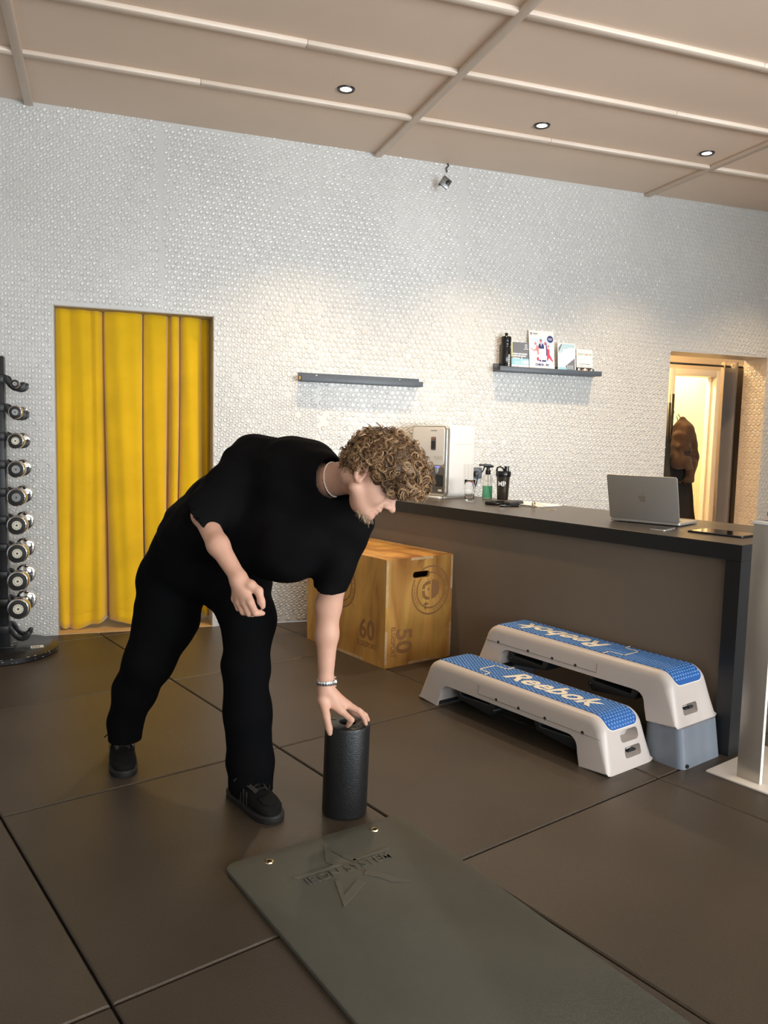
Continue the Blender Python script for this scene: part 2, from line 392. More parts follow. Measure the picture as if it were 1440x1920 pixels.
# ---- hall behind the right opening
HX0, HX1, HY1, HZ = 3.2, 8.6, 7.15, 2.75
tag(box('floor_hall', HX0, HX1+1.5, YW+.01, HY1+3.0, -0.06, 0.0, m_wood), 'pale wooden floor of the hall behind the opening', 'floor', kind='structure')
tag(box('ceiling_hall', HX0, HX1, YW+TH, HY1, HZ, HZ+.08, m_white), 'white ceiling of the hall behind the opening', 'ceiling', kind='structure')
FX0, FX1, FZ = 5.83, 6.38, 1.99
hw = wall_boxes('wall_hall', [(HX0, FX0-.035, 0, HZ), (FX0-.035, FX1+.035, FZ+.035, HZ), (FX1+.035, HX1, 0, HZ)], HY1, HY1+.13, m_hall)
tag(hw, 'beige far wall of the hall with a doorway', 'wall', kind='structure')
tag(box('wall_hall_side', HX1, HX1+.1, YW+TH, HY1, 0, HZ, m_hall), 'beige end wall of the hall', 'wall', kind='structure')
tag(box('wall_hall_side.001', HX0-.1, HX0, YW+TH, HY1, 0, HZ, m_hall), 'beige near end wall of the hall', 'wall', kind='structure')
d1 = tag(box('door_1', FX0-.07, FX0, HY1-.02, HY1+.14, 0, FZ+.07, m_white, bevel=.004), 'white door frame of the lit room in the hall', 'door', kind='structure')
box('door_casing', FX1, FX1+.07, HY1-.02, HY1+.14, 0, FZ+.07, m_white, d1, bevel=.004)
box('door_head', FX0, FX1, HY1-.02, HY1+.14, FZ, FZ+.07, m_white, d1, bevel=.004)
box('door_stop', FX1-.02, FX1, HY1+.05, HY1+.09, 0, FZ, m_white, d1); box('door_stop', FX0, FX0+.02, HY1+.05, HY1+.09, 0, FZ, m_white, d1)
m_tile = M('cream_tile', (0.72, 0.62, 0.43), rough=0.4, var=0.06, scale=4)
rw = tag(box('wall_lit_room', FX0-1.0, FX1+1.6, HY1+1.6, HY1+1.7, 0, 2.7, m_tile), 'cream tiled wall of the lit room behind the door frame', 'wall', kind='structure')
tag(box('wall_lit_room.001', FX1+.01, FX1+.11, HY1+.14, HY1+1.6, 0, 2.7, m_tile), 'cream side wall of the lit room', 'wall', kind='structure')
tag(box('ceiling_lit_room', FX0-1.0, FX1+1.6, HY1+.14, HY1+1.7, 2.7, 2.76, m_white), 'white ceiling of the lit room', 'ceiling', kind='structure')
for zz in (0.6, 1.2, 1.8):
    for q in range(5):
        box('wall_tile', FX0-1.0+q*.6+.003, FX0-1.0+(q+1)*.6-.003, HY1+1.594, HY1+1.6, zz-.6+.003, zz-.003, m_tile, rw)
def bulb(name, loc, power, color, rad=.06):
    l = bpy.data.lights.new(name, 'POINT'); l.energy = power; l.color = color; l.shadow_soft_size = rad
    o = bpy.data.objects.new(name, l); o.location = loc; COL.objects.link(o); return o
WARM = (1.0, 0.64, 0.28)
bulb('hall_lamp_light', (4.55, 6.35, 2.6), 95, WARM, .08)
bulb('lit_room_lamp_light', (5.75, 7.9, 2.5), 130, (1.0, .76, .36), .08)
for nm, L, lb in (('ceiling_lamp', (4.55, 6.35, HZ), 'round hall ceiling lamp out of sight above the coat stand'), ('ceiling_lamp', (5.75, 7.9, 2.7), 'round ceiling lamp in the lit room')):
    t = thing(nm, L, 0, lb, 'lamp'); lathe('lamp_rim', [(.13, 0), (.13, -.02), (.11, -.02), (.11, -.005)], m_white, t, 24)
    lathe('lamp_glass', [(.11, -.004), (.09, -.018), (.0, -.026)], M('lamp_glow', (1, 1, 1), emit=(1, .75, .42), estr=6), t, 24)
# ================================================================== CEILING AND WALL THINGS
m_ring = M('black_anodised', (0.02, 0.02, 0.022), rough=0.3, metal=0.6)
m_glow = M('lamp_led', (1, 1, 1), emit=(1.0, 0.86, 0.66), estr=14)
spots_xy = ((1.258, 4.305), (2.474, 4.33), (3.668, 4.315), (4.885, 4.32))  # the last one is added out of view to warm the right-hand wall
where = ('above the curtained doorway side, leftmost of three', 'above the laden shelf, middle of three', 'left of the hall opening, rightmost of three in view', 'out of view, added to warm the right-hand wall')
for q, (x, y) in enumerate(spots_xy):
    t = thing('downlight', (x, y, ZC), 0, 'small black rimmed ceiling downlight '+where[q], 'downlight', 'ceiling downlights')
    lathe('rim', [(.030, .004), (.031, -.004), (.046, -.006), (.049, -.001), (.049, .004)], m_ring, t, 32, closed=False)
    lathe('led', [(.0, -.003), (.020, -.0035), (.030, -.001)], m_glow, t, 24, closed=False)
    l = bpy.data.lights.new('downlight_beam', 'SPOT'); l.energy = SPOT_W; l.color = SPOT_C; l.spot_size = math.radians(104); l.spot_blend = 0.9; l.shadow_soft_size = 0.035
    o = bpy.data.objects.new('downlight_beam', l); o.location = (x, y, ZC-.02); COL.objects.link(o)

# yellow velvet curtain
m_velvet = M('yellow_velvet', (0.74, 0.44, 0.002), rough=0.75, sheen=0.6, var=0.12, scale=3.0, bump=0.15, bscale=90, spec=0.2)
prof = [(97,.0),(100,-.02),(112,-.035),(124,-.012),(135,-.03),(150,-.036),(163,-.012),(175,-.026),(185,.025),(189,.05),(190.5,.01),(193,-.02),(207,-.046),(225,-.056),(245,-.046),(258,-.03),(262.5,.0),(262,.05),(266,.055),(266,.0),(268,-.025),(280,-.042),(296,-.04),(307,-.022),(312,.03),(317,.045),(319,.0),(322,-.022),(328,-.03),(333,-.016),(336,.03),(339,.035),(339.5,-.004),(345,-.028),(356,-.036),(370,-.02),(378,.012),(381,.045),(389,.02),(394,.03),(399,.05)]
pp = np.array(prof); pp[:, 0] = -0.2565+(pp[:, 0]-99)/301*0.932
t_ = np.concatenate([[0], np.cumsum(np.hypot(np.diff(pp[:, 0]), np.diff(pp[:, 1])))])
def catmull(t, p, s):
    i = np.clip(np.searchsorted(t, s, side='right')-1, 0, len(t)-2); u = (s-t[i])/(t[i+1]-t[i])
    p0, p1, p2, p3 = p[np.maximum(i-1, 0)], p[i], p[i+1], p[np.minimum(i+2, len(p)-1)]
    return 0.5*(2*p1+(p2-p0)*u+(2*p0-5*p1+4*p2-p3)*u**2+(3*p1-p0-3*p2+p3)*u**3)
ss = np.linspace(0, t_[-1], 230); cx, cy = catmull(t_, pp[:, 0], ss), catmull(t_, pp[:, 1], ss)
NZ = 46; cv = []
for iz in range(NZ):
    v = iz/(NZ-1); z = 0.035+v*1.955
    g = 0.72+0.38*(1-v)
    # folds open and wander a little towards the hem
    xx = cx+0.012*np.sin(3.1*v+cx*9)*(1-v)+(1-v)**2*0.016*np.sin(cx*21+1)
    yy = YW+0.135+cy*g+0.004*np.sin(cx*60+v*5)
    zz = z+(0.022*np.sin(cx*14+0.6)+0.012*cy/0.05)*(1-v)**6
    xx = np.clip(xx, DX0+.006, DX1-.006)
    cv.append(np.stack([xx, yy, np.full_like(xx, 0)+zz], 1))
nx = len(ss); cv = np.concatenate(cv); cf = [(i*nx+j, i*nx+j+1, (i+1)*nx+j+1, (i+1)*nx+j) for i in range(NZ-1) for j in range(nx-1)]
cur = thing('curtain', ((DX0+DX1)/2, YW+.135, 0), 0, 'yellow velvet floor length curtain hung in the doorway', 'curtain')
c0 = np.array([(DX0+DX1)/2, YW+.135, 0])
o = mesh_obj('cloth', cv-c0, cf, m_velvet, cur, True); sd = o.modifiers.new('s', 'SOLIDIFY'); sd.thickness = 0.003; sd.offset = 1
tube('hem_stitch', [(x-c0[0], y-c0[1]-.0035, z-c0[2]) for x, y, z in cv[nx*2:nx*3][::3]], 0.0009, M('hem_thread', (0.5, 0.29, 0.01), rough=.8), cur, 4)
tube('curtain_rail', [(DX0+.002-c0[0], .085, DZ-.016), (DX1-.002-c0[0], .085, DZ-.016)], .008, m_black, cur, 8)

# ---- dumbbell rack
m_rack = M('black_powder_coat', (0.012, 0.012, 0.013), rough=0.32, spec=0.5, bump=0.1, bscale=200)
m_chrome = M('chrome', (0.78, 0.78, 0.78), rough=0.09, metal=1.0)
m_rub = M('black_rubber_disc', (0.018, 0.018, 0.018), rough=0.5)
m_paper = M('white_paper', (0.8, 0.79, 0.76), rough=0.6)
m_ink = M('dark_ink', (0.03, 0.03, 0.04), rough=0.6)
RKX, RKY, RKR = -0.53, 4.83, math.radians(-4)
rk = thing('dumbbell_rack', (RKX, RKY, 0), RKR, 'tall black dumbbell tower with curved hooks beside the curtained doorway', 'rack')
bp = lathe('base_plate', [(.0, 0), (.285, 0), (.29, .004), (.29, .028), (.284, .033), (0, .033)], m_rack, rk, 48)
wv, wf2 = [], []
m_chip = M('chipped_paint', (0.45, 0.42, 0.36), rough=.7)
for q in range(46):
    a = random.uniform(-2.3, 0.3); z = random.choice((.031, .031, .02, .012)); s = random.uniform(.002, .008); b0 = len(wv)
    for (da, dz) in ((-s, -.0012), (s, -.0015), (s*.6, .0015), (-s*.7, .0012)):
        wv.append((.2905*math.cos(a+da/.29), .2905*math.sin(a+da/.29), min(z+dz, .0325)))
    wf2.append((b0, b0+1, b0+2, b0+3))
o = mesh_obj('paint_chips', wv, wf2, m_chip, bp); o['kind'] = 'stuff'
st = box('sticker', -.033, .033, -.026, .026, .0332, .0338, m_paper, bp, loc=(.185, -.035, 0), rot=(0, 0, math.radians(12)))
for q in range(7): box('sticker_print', -.026+q*.006, -.0225+q*.006, -.02, .02-(q % 3)*.008, .0338, .0341, m_ink, bp, loc=(.185, -.035, 0), rot=(0, 0, math.radians(12)))
box('column', -.04, .04, -.03, .03, .033, 1.64, m_rack, rk, bevel=.004)
box('foot_flange', -.07, .07, -.055, .055, .033, .043, m_rack, rk, bevel=.002)
for sx in (-.055, .055):
    for sy in (-.042, .042): lathe('bolt', [(0, .0), (.007, 0), (.007, .005), (0, .006)], m_chrome, rk, 6, loc=(sx, sy, .043))
def hook_poly():
    top = [(0, .045), (.022, .036), (.034, .012), (.044, -.008), (.058, -.020), (.074, -.022), (.086, -.012), (.092, .0), (.105, .004), (.114, .0)]
    bot = [(.114, -.012), (.112, -.028), (.098, -.042), (.076, -.048), (.052, -.044), (.03, -.026), (.014, -.004), (0, .008)]
    return [(x+.038, z) for x, z in top+bot]
hooks = [1.500, 1.345, 1.190, 1.037, .885, .733, .580, .427, .274, .122]
h0 = None
for z in hooks:
    for side in (1, -1):
        for yy in (-.055, .055):
            if h0 is None: o = prism('hook', hook_poly(), -.006, .006, m_rack, rk, bevel=.0015, plane='XZ'); h0 = o.data
            else: o = from_mesh('hook', h0, None, rk)
            o.location = (0, yy, z); o.rotation_euler = (0, 0, 0)
            if side < 0: o.scale = (-1, 1, 1)
for z in hooks: box('hook_bracket', -.044, .044, -.062, .062, z-.004, z+.04, m_rack, rk, bevel=.002)
dscale = [.024, .036, .043, .046, .050, .053, .055, .056, .058]
order = ('topmost and smallest', 'second from top', 'third from top', 'fourth from top', 'fifth from top', 'sixth from top', 'seventh from top', 'eighth from top', 'lowest and largest')
m_lab = M('cream_label', (0.76, 0.72, 0.58), rough=.5)
m_steel = M('steel_face', (0.5, 0.52, 0.53), rough=.25, metal=.9)
def dumbbell(z, R, lab, q):
    c, s = math.cos(RKR), math.sin(RKR); lx = .109
    gap = .066+R*0.35; hl = .028+R*.55
    t = thing('dumbbell', (RKX+c*lx, RKY+s*lx, z-.022+R*.33+.004), RKR, lab, 'dumbbell', 'dumbbells on the tower')
    tube('handle', [(0, -gap, 0), (0, -gap*.4, 0), (0, 0, 0), (0, gap*.4, 0), (0, gap, 0)], [R*.30, R*.31, R*.34, R*.31, R*.30], m_chrome, t, 20)
    for sg in (-1, 1):
        h = lathe('head', [(0, 0), (R*.80, 0), (R*.98, hl*.12), (R, hl*.25), (R, hl*.82), (R*.96, hl*.93), (R*.84, hl), (0, hl)], m_chrome, t, 36, loc=(0, sg*gap, 0), rot=(-sg*PI/2, 0, 0))
        lathe('end_disc', [(0, hl), (R*.85, hl), (R*.85, hl+.0018), (R*.8, hl+.0028), (0, hl+.0028)], m_rub, h, 36)
        dark_face = q in (0, 1, 3, 4)
        lathe('label_disc', [(0, hl+.0028), (R*.46, hl+.0028), (R*.46, hl+.0036), (0, hl+.0036)], m_steel if dark_face else m_lab, h, 28)
        for k in range(11):
            a = k*2*PI/11
            box('label_print', -.0016, .0016, R*.30, R*.39, hl+.0036, hl+.0040, m_ink, h, rot=(0, 0, a)) if not dark_face else None
        lathe('label_print', [(0, hl+.0036), (R*.10, hl+.0036), (R*.10, hl+.0042), (0, hl+.0042)], m_ink, h, 10)
    return t
for q, R in enumerate(dscale):
    dumbbell(hooks[q], R, 'chrome dumbbell with round black end discs on the tower, '+order[q], q)

# ---- wall ledges
m_ledge = M('anthracite_ledge', (0.080, 0.100, 0.128), rough=0.4, var=.05)
def ledge(x0, x1, zb, dp, lab, tilt=0.0, screws=False):
    t = thing('picture_ledge', ((x0+x1)/2, YW-.005, zb), 0, lab, 'shelf', 'wall ledges'); w = (x1-x0)/2
    t.rotation_euler = (0, tilt, 0)
    bp_ = box('back_rail', -w, w, -.012, 0, 0, .058, m_ledge, t, bevel=.001)
    box('ledge_floor', -w, w, -dp, -.012, 0, .010, m_ledge, t, bevel=.001)
    box('front_lip', -w, w, -dp-.010, -dp, 0, .034, m_ledge, t, bevel=.0015)
    if screws:
        for sx in (-w+.12, w-.14): lathe('screw', [(0, 0), (.0055, 0), (.0045, .003), (0, .004)], m_chrome, bp_, 10, loc=(sx, -.012, .045), rot=(PI/2, 0, 0))
    return t
s1 = ledge(1.221, 2.068, 1.600, .078, 'empty anthracite wall ledge between the yellow curtain and the water dispenser', 0.004, True)
s2 = ledge(2.638, 3.472, 1.735, .100, 'anthracite wall ledge carrying a black bottle and four cards', 0.0)
SZ = 1.735+.010
m_cap = M('screw_cap_amber', (0.7, 0.42, 0.12), rough=.4)
box('lip_end_cap', -.4335, -.4245, -.075, -.055, .008, .03, m_cap, s1, bevel=.002)
# drinking bottle on the ledge
m_bot = M('black_gloss_plastic', (0.010, 0.010, 0.011), rough=0.16)
m_prt = M('white_print', (0.82, 0.83, 0.84), rough=.5)
b = thing('drinking_bottle', (2.705, YW-.060, SZ+.0005), 0, 'black plastic sports drinking bottle on the left end of the ledge', 'bottle')
lathe('bottle_body', [(0, 0), (.031, 0), (.034, .004), (.034, .148), (.031, .156), (.031, .166), (.034, .174), (.034, .196), (.032, .200), (0, .200)], m_bot, b, 36)
lid = lathe('lid', [(.0355, .198), (.036, .202), (.036, .226), (.032, .234), (.011, .236), (0, .236)], m_bot, b, 36)
lathe('spout', [(.010, .236), (.009, .246), (.012, .249), (.012, .256), (.008, .259), (0, .259)], m_bot, lid, 20)
for q, (z0, z1) in enumerate(((.012, .024), (.028, .036), (.040, .052), (.056, .064), (.068, .080), (.084, .094), (.098, .106))): box('bottle_print', -.006, .006, -.0348, -.0336, z0, z1, m_prt, b, rot=(0, 0, math.radians(16)))
# cards leaning against the back rail
def card(x, w, h, lab, lean=.10, yaw=0.0, name='leaflet', z=SZ, yb=-.05, mat=m_paper, th=.0016):
    t = thing(name, (x, YW+yb, z+.0008), 0, lab, 'leaflet', 'cards on the ledge'); t.rotation_euler = (-lean, 0, yaw)
    box('card', -w/2, w/2, 0, th, 0, h, mat, t); return t
def pr(t, poly, mat, lift=.0003, name='print', dy=0.0):
    y = -dy; return prism(name, poly, y-lift, y, mat, t, plane='XZ')
def rect(x0, x1, z0, z1): return [(x0, z0), (x1, z0), (x1, z1), (x0, z1)]
C = lambda n, c, r=.5: M(n, c, rough=r)
p_slate, p_cyan, p_sky, p_navy, p_red, p_pink, p_teal, p_pale, p_yel, p_grn, p_ora, p_skin, p_wht = C('slate_print', (.16,.17,.20)), C('cyan_print', (.28,.55,.66)), C('sky_print', (.55,.66,.82)), C('navy_print', (.03,.04,.16)), C('red_print', (.75,.05,.10)), C('coral_print', (.85,.22,.20)), C('teal_print', (.42,.60,.66)), C('pale_blue_print', (.62,.76,.80)), C('yellow_print', (.85,.75,.30)), C('green_print', (.12,.42,.12)), C('orange_print', (.80,.30,.06)), C('tan_print', (.62,.40,.28)), C('white_block', (.86,.86,.86))
def ttext(t, s, size, x, z, mat, dy=.0004, off=0.0, align='LEFT', sx=1.0):
    return text_mesh('print_text', s, size, mat, t, frame_mat((x, -dy, z), (1, 0, 0), (0, 0, 1)), ext=.00025, offset=off, align=align, sx=sx)
# 1: slate leaflet
t = card(2.836, .148, .205, 'dark grey and white leaflet with shield emblem beside the bottle')
pr(t, rect(-.074, .074, .09, .205), p_slate); pr(t, rect(-.074, .074, .045, .09), p_cyan); pr(t, rect(-.074, -.066, .10, .205), p_yel, .0004)
pr(t, rect(-.05, .0, .052, .07), p_teal, .0005); pr(t, rect(.02, .066, .05, .078), p_pale, .0005); pr(t, rect(.006, .012, .05, .10), p_wht, .0005)
pr(t, [(.036, .192), (.036, .172), (.044, .165), (.052, .172), (.052, .192)], p_wht, .0006); pr(t, [(.039, .189), (.039, .174), (.044, .169), (.049, .174), (.049, .189)], p_slate, .0008)
pr(t, rect(.024, .064, .158, .161), p_wht, .0006); pr(t, rect(-.06, -.02, .012, .03), p_pale, .0004); pr(t, rect(-.025, -.02, .006, .036), p_slate, .0006)
[pr(t, rect(x0, x1, z0, z0+.009), p_wht, .0006) for x0, x1, z0 in ((-.062, -.022, .118), (-.018, .005, .118), (.009, .052, .118), (-.062, -.028, .103), (-.024, -.002, .103), (.002, .042, .103))]; ttext(t, 'Check-in', .015, -.062, .092, p_wht, off=.0004)
# 2: check-in poster
t = card(3.005, .205, .300, 'tall white check in poster with red and navy sports figures', lean=.14, yb=-.062)
pr(t, rect(-.0935, .0935, .075, .245), p_sky)
pr(t, rect(-.09, -.076, .268, .284), p_navy, .0005); pr(t, rect(-.087, -.079, .273, .277), p_wht, .0007); pr(t, rect(-.068, -.030, .274, .281), p_slate, .0005); pr(t, rect(-.066, -.040, .266, .268), p_slate, .0005)
circ = [(.072+.026*math.cos(a*PI/12), .243+.026*math.sin(a*PI/12)) for a in range(24)]
pr(t, circ, p_navy, .0006); pr(t, rect(.055, .089, .243, .248), p_sky, .0008); pr(t, rect(.058, .086, .235, .238), p_sky, .0008)
def blob(cx, cz, rx, rz, n=14): return [(cx+rx*math.cos(k*2*PI/n), cz+rz*math.sin(k*2*PI/n)) for k in range(n)]
# tennis player, suited pair and dancer as flat printed figures
pr(t, blob(-.050, .205, .0085, .011), p_pink, .0006); pr(t, [(-.043, .196), (-.030, .190), (-.022, .17), (-.020, .12), (-.034, .125), (-.038, .150), (-.05, .158), (-.058, .149), (-.09, .166), (-.092, .172), (-.06, .158), (-.046, .172)], p_pink, .0006)
pr(t, blob(-.030, .094, .013, .014), p_red, .0007)
ringo = blob(-.082, .212, .009, .015); pr(t, ringo, p_wht, .0005); pr(t, blob(-.082, .212, .007, .013), p_sky, .0007)
pr(t, blob(-.006, .226, .0095, .013), p_navy, .0006); pr(t, blob(-.0075, .222, .007, .010), p_pink, .0008); pr(t, [(-.026, .19), (-.020, .205), (-.006, .211), (.012, .205), (.02, .19), (.022, .12), (-.026, .12)], p_navy, .0006); pr(t, [(-.010, .209), (.0, .209), (-.002, .185)], p_wht, .0008)
pr(t, [(.018, .212), (.028, .222), (.040, .214), (.042, .19), (.046, .14), (.05, .12), (.022, .12), (.022, .19)], p_navy, .0005); pr(t, blob(.026, .210, .0065, .009), p_pink, .0008); pr(t, [(.02, .198), (.034, .2), (.036, .14), (.02, .14)], p_wht, .0007)
pr(t, [(.044, .215), (.048, .172), (.056, .172), (.063, .165), (.064, .13), (.092, .084), (.086, .078), (.058, .106), (.046, .083), (.04, .09), (.044, .13)], p_red, .0006); pr(t, blob(.056, .190, .007, .010), p_pink, .0008)
pr(t, rect(-.02, -.008, .076, .088), p_navy, .0006); pr(t, rect(.0, .034, .076, .088), p_navy, .0006)
pr(t, rect(-.025, .035, .09, .17), p_wht, .0009)
ttext(t, 'CHECK - IN', .021, 0, .053, p_navy, off=.0012, align='CENTER'); pr(t, rect(-.05, .05, .036, .038), p_teal, .0004); pr(t, rect(-.03, .03, .030, .0315), p_teal, .0004); pr(t, rect(-.045, .04, .021, .0235), p_slate, .0004); pr(t, rect(-.1, .1, .0, .012), p_red, .0004)
# 3: pale blue leaflet
t = card(3.213, .150, .222, 'pale blue framed leaflet with swimming pool picture right of the poster', lean=.12, yb=-.058)
pr(t, rect(-.068, .068, .006, .216), p_pale); pr(t, rect(-.068, .068, .006, .045), p_cyan, .0004)
pr(t, [(-.068, .15), (-.068, .185), (-.045, .214), (-.035, .214), (-.052, .18)], p_slate, .0005); pr(t, [(-.012, .055), (.068, .115), (.068, .03), (.0, .03)], p_slate, .0005); pr(t, [(-.068, .14), (.02, .19), (.068, .19), (.068, .216), (-.03, .216)], p_teal, .0004)
for q in range(4): pr(t, rect(.004+q*.014, .008+q*.014, .034, .062), p_pale, .0007)
pr(t, rect(-.030, .032, .118, .178), p_wht, .0007); pr(t, rect(-.030, .032, .098, .108), p_wht, .0006)
pr(t, blob(-.015, .022, .009, .009), p_cyan, .0008)
# 4: small white card
t = card(3.368, .138, .186, 'short white card with photo strip at the right end of the ledge', lean=.10)
pr(t, rect(-.069, .069, .0, .052), p_ink if False else m_ink)
for q, (c_, x0, x1, x2, x3) in enumerate(((p_wht, -.055, -.04, -.04, -.06), (p_tan if False else p_skin, -.05, -.042, -.01, -.03), (p_skin, -.02, -.008, -.008, -.02), (p_wht, -.004, .012, .01, -.008), (p_ora, .014, .024, .03, .012), (p_skin, .045, .050, .060, .05), (p_teal, .058, .066, .066, .035))): pr(t, [(x3, .002), (x2, .002), (x1, .046-.004*(q % 3)), (x0, .046-.004*(q % 3))], c_, .0006)
ttext(t, 'sport', .021, -.046, .150, p_grn, off=.0003); ttext(t, 'navi', .021, .002, .150, p_red, off=.0003); ttext(t, '.de', .021, .036, .150, p_grn, off=.0003)
pr(t, rect(-.06, -.044, .1505, .1525), p_red, .0005); pr(t, rect(-.053, -.051, .136, .166), p_red, .0005)
[pr(t, rect(x0, x1, .0755, .080), p_slate, .0005) for x0, x1 in ((-.046, -.036), (-.030, -.012), (-.009, -.002), (.001, .008), (.012, .046))]; pr(t, rect(-.046, .046, .0605, .0625), p_slate, .0004); pr(t, rect(-.054, -.049, .059, .064), p_grn, .0005)

# ---- broken bracket and stain under the ceiling
t = thing('wall_bracket', (2.226, YW-.006, 2.985), 0, 'small square metal wall bracket under the ceiling', 'bracket')
t.rotation_euler = (0, math.radians(32), 0)
m_mirror = M('dull_steel', (0.30, 0.31, 0.32), rough=.22, metal=1.0)
pl = box('plate', -.032, .032, -.008, 0, -.034, .034, m_mirror, t, bevel=.002)
lathe('stud', [(.012, 0), (.012, .012), (.006, .014), (.006, .026), (0, .027)], m_black, t, 14, loc=(.01, -.008, .006), rot=(PI/2, 0, 0))
for sx in (-.036,): lathe('screw', [(0, 0), (.007, 0), (.005, .004), (0, .005)], m_black, pl, 8, loc=(-.028, -.004, -.04), rot=(PI/2, 0, 0))
tube('cable_stub', [(-.03, -.004, .06), (-.05, -.010, .078), (-.045, -.008, .1), (-.065, -.004, .118)], .004, m_black, t, 6)
m_stain = M('rust_stain', (0.30, 0.21, 0.14), rough=.7)
nt, bs = nodes_of(m_stain)
tc = nt.nodes.new('ShaderNodeTexCoord'); gr = nt.nodes.new('ShaderNodeTexGradient'); gr.gradient_type = 'SPHERICAL'; nz = nt.nodes.new('ShaderNodeTexNoise'); nz.inputs['Scale'].default_value = 60
mp = nt.nodes.new('ShaderNodeMapping'); mp.inputs['Scale'].default_value = (24, 24, 16); mth = nt.nodes.new('ShaderNodeMath'); mth.operation = 'MULTIPLY'
nt.links.new(tc.outputs['Object'], mp.inputs['Vector']); nt.links.new(mp.outputs['Vector'], gr.inputs['Vector']); nt.links.new(tc.outputs['Object'], nz.inputs['Vector'])
nt.links.new(gr.outputs['Fac'], mth.inputs[0]); nt.links.new(nz.outputs['Fac'], mth.inputs[1]); nt.links.new(mth.outputs[0], bs.inputs['Alpha'])
o = mesh_obj('rust_stain', [(2.10, YW-.0068, 2.90), (2.205, YW-.0068, 2.90), (2.205, YW-.0068, 3.03), (2.10, YW-.0068, 3.03)], [(0, 1, 2, 3)], m_stain, wall)
me = o.data; me.transform(Matrix.Translation((-2.155, -(YW-.0068), -2.968))); o.location = (2.155, YW-.0068, 2.968)
# ---- wall socket
t = thing('wall_socket', (2.533, YW-.006, 1.012), 0, 'anthracite wall socket with a black plug beside the dispenser', 'socket')
fr = prism('frame', rrect(.082, .080, .006), -.010, 0, m_ledge, t, bevel=.002, plane='XZ')
lathe('well', [(.030, 0), (.029, -.004), (.022, -.005), (.0, -.005)], M('socket_grey', (.10, .12, .15), rough=.4), t, 28, loc=(0, -.011, 0), rot=(PI/2, 0, 0))
lathe('plug', [(0, .03), (.017, .03), (.021, .022), (.021, 0), (0, 0)], m_black, t, 20, loc=(-.006, -.010, -.004), rot=(PI/2, 0, 0))
tube('plug_cable', [(-.006, -.036, -.008), (-.012, -.048, -.03), (-.016, -.045, -.07), (-.03, -.035, -.115), (-.09, -.02, -.135)], .0045, m_black, t, 6)
# ================================================================== COUNTER
ZT = 0.865
m_top = M('black_laminate_sheen', (0.060, 0.051, 0.042), rough=0.34, spec=0.5, bump=0.06, bscale=300)  # base lifted to paint the wall's grazing reflection into the top
m_edge = M('black_laminate_edge', (0.012, 0.012, 0.013), rough=0.45)
m_front = M('brown_grey_panel', (0.155, 0.122, 0.092), rough=0.55, var=.04, scale=2)
RAB = PHI
CA, CB0, CB1, TT = 1.605, 3.035, 3.83, 0.066
cn = thing('reception_counter', ab(CA, CB0), RAB, 'black topped reception counter with brown grey front panel', 'counter')
def lc(a, b): return (b-CB0, a-CA)      # (a, b) -> local xy of the counter
def wall_a(b, y=YW-.008): return (y-b*math.sin(PHI))/math.cos(PHI)
sk = 0.035  # the front runs very slightly out of square with the tiles
poly = [lc(CA, CB0), lc(CA+.02, CB1), lc(wall_a(CB1), CB1), lc(wall_a(CB0+sk), CB0+sk)]
prism('worktop', poly, ZT-TT, ZT, m_top, cn, bevel=.0015, seg=1)
prism('front_edging', [lc(CA-.001, CB0-.0012), lc(CA-.001, CB0), lc(wall_a(CB0+sk), CB0+sk), lc(wall_a(CB0+sk), CB0+sk-.0012)], ZT-TT, ZT-.0008, m_edge, cn)  # added strip keeps the edge black, without the top's painted reflection
prism('end_edging', [lc(CA-.0012, CB0), lc(CA+.0188, CB1), lc(CA+.02, CB1), lc(CA, CB0)], ZT-TT, ZT-.0008, m_edge, cn)  # added strip, same purpose at the counter end
prism('end_leg', [lc(CA, CB0+.0), lc(CA, CB0+.10), lc(CA+TT, CB0+.10), lc(CA+TT, CB0+.002)], 0, ZT-TT, m_edge, cn, bevel=.0015, seg=1)
prism('end_leg', [lc(CA+.02, CB1-.10), lc(CA+.02, CB1), lc(CA+TT, CB1), lc(CA+TT, CB1-.10)], 0, ZT-TT, m_edge, cn, bevel=.0015, seg=1)
aw = wall_a(CB0+sk+.06)
prism('front_panel', [lc(CA+TT, CB0+.03), lc(aw, CB0+sk+.03), lc(aw, CB0+sk+.048), lc(CA+TT, CB0+.048)], 0.0, ZT-TT, m_front, cn)
prism('inner_board', [lc(CA+.30, CB0+.05), lc(CA+.30, CB1-.1), lc(CA+.32, CB1-.1), lc(CA+.32, CB0+.05)], 0.0, ZT-TT, m_black, cn)

# water dispenser
m_mw = M('white_abs', (0.80, 0.79, 0.76), rough=0.3)
m_sil = M('silver_trim', (0.52, 0.50, 0.46), rough=0.28, metal=.7)
m_dg = M('dark_grey_recess', (0.12, 0.11, 0.095), rough=0.4)
wd = thing('water_dispenser', ab(3.985, 3.44, ZT), RAB, 'white countertop water dispenser with silver framed front', 'dispenser')
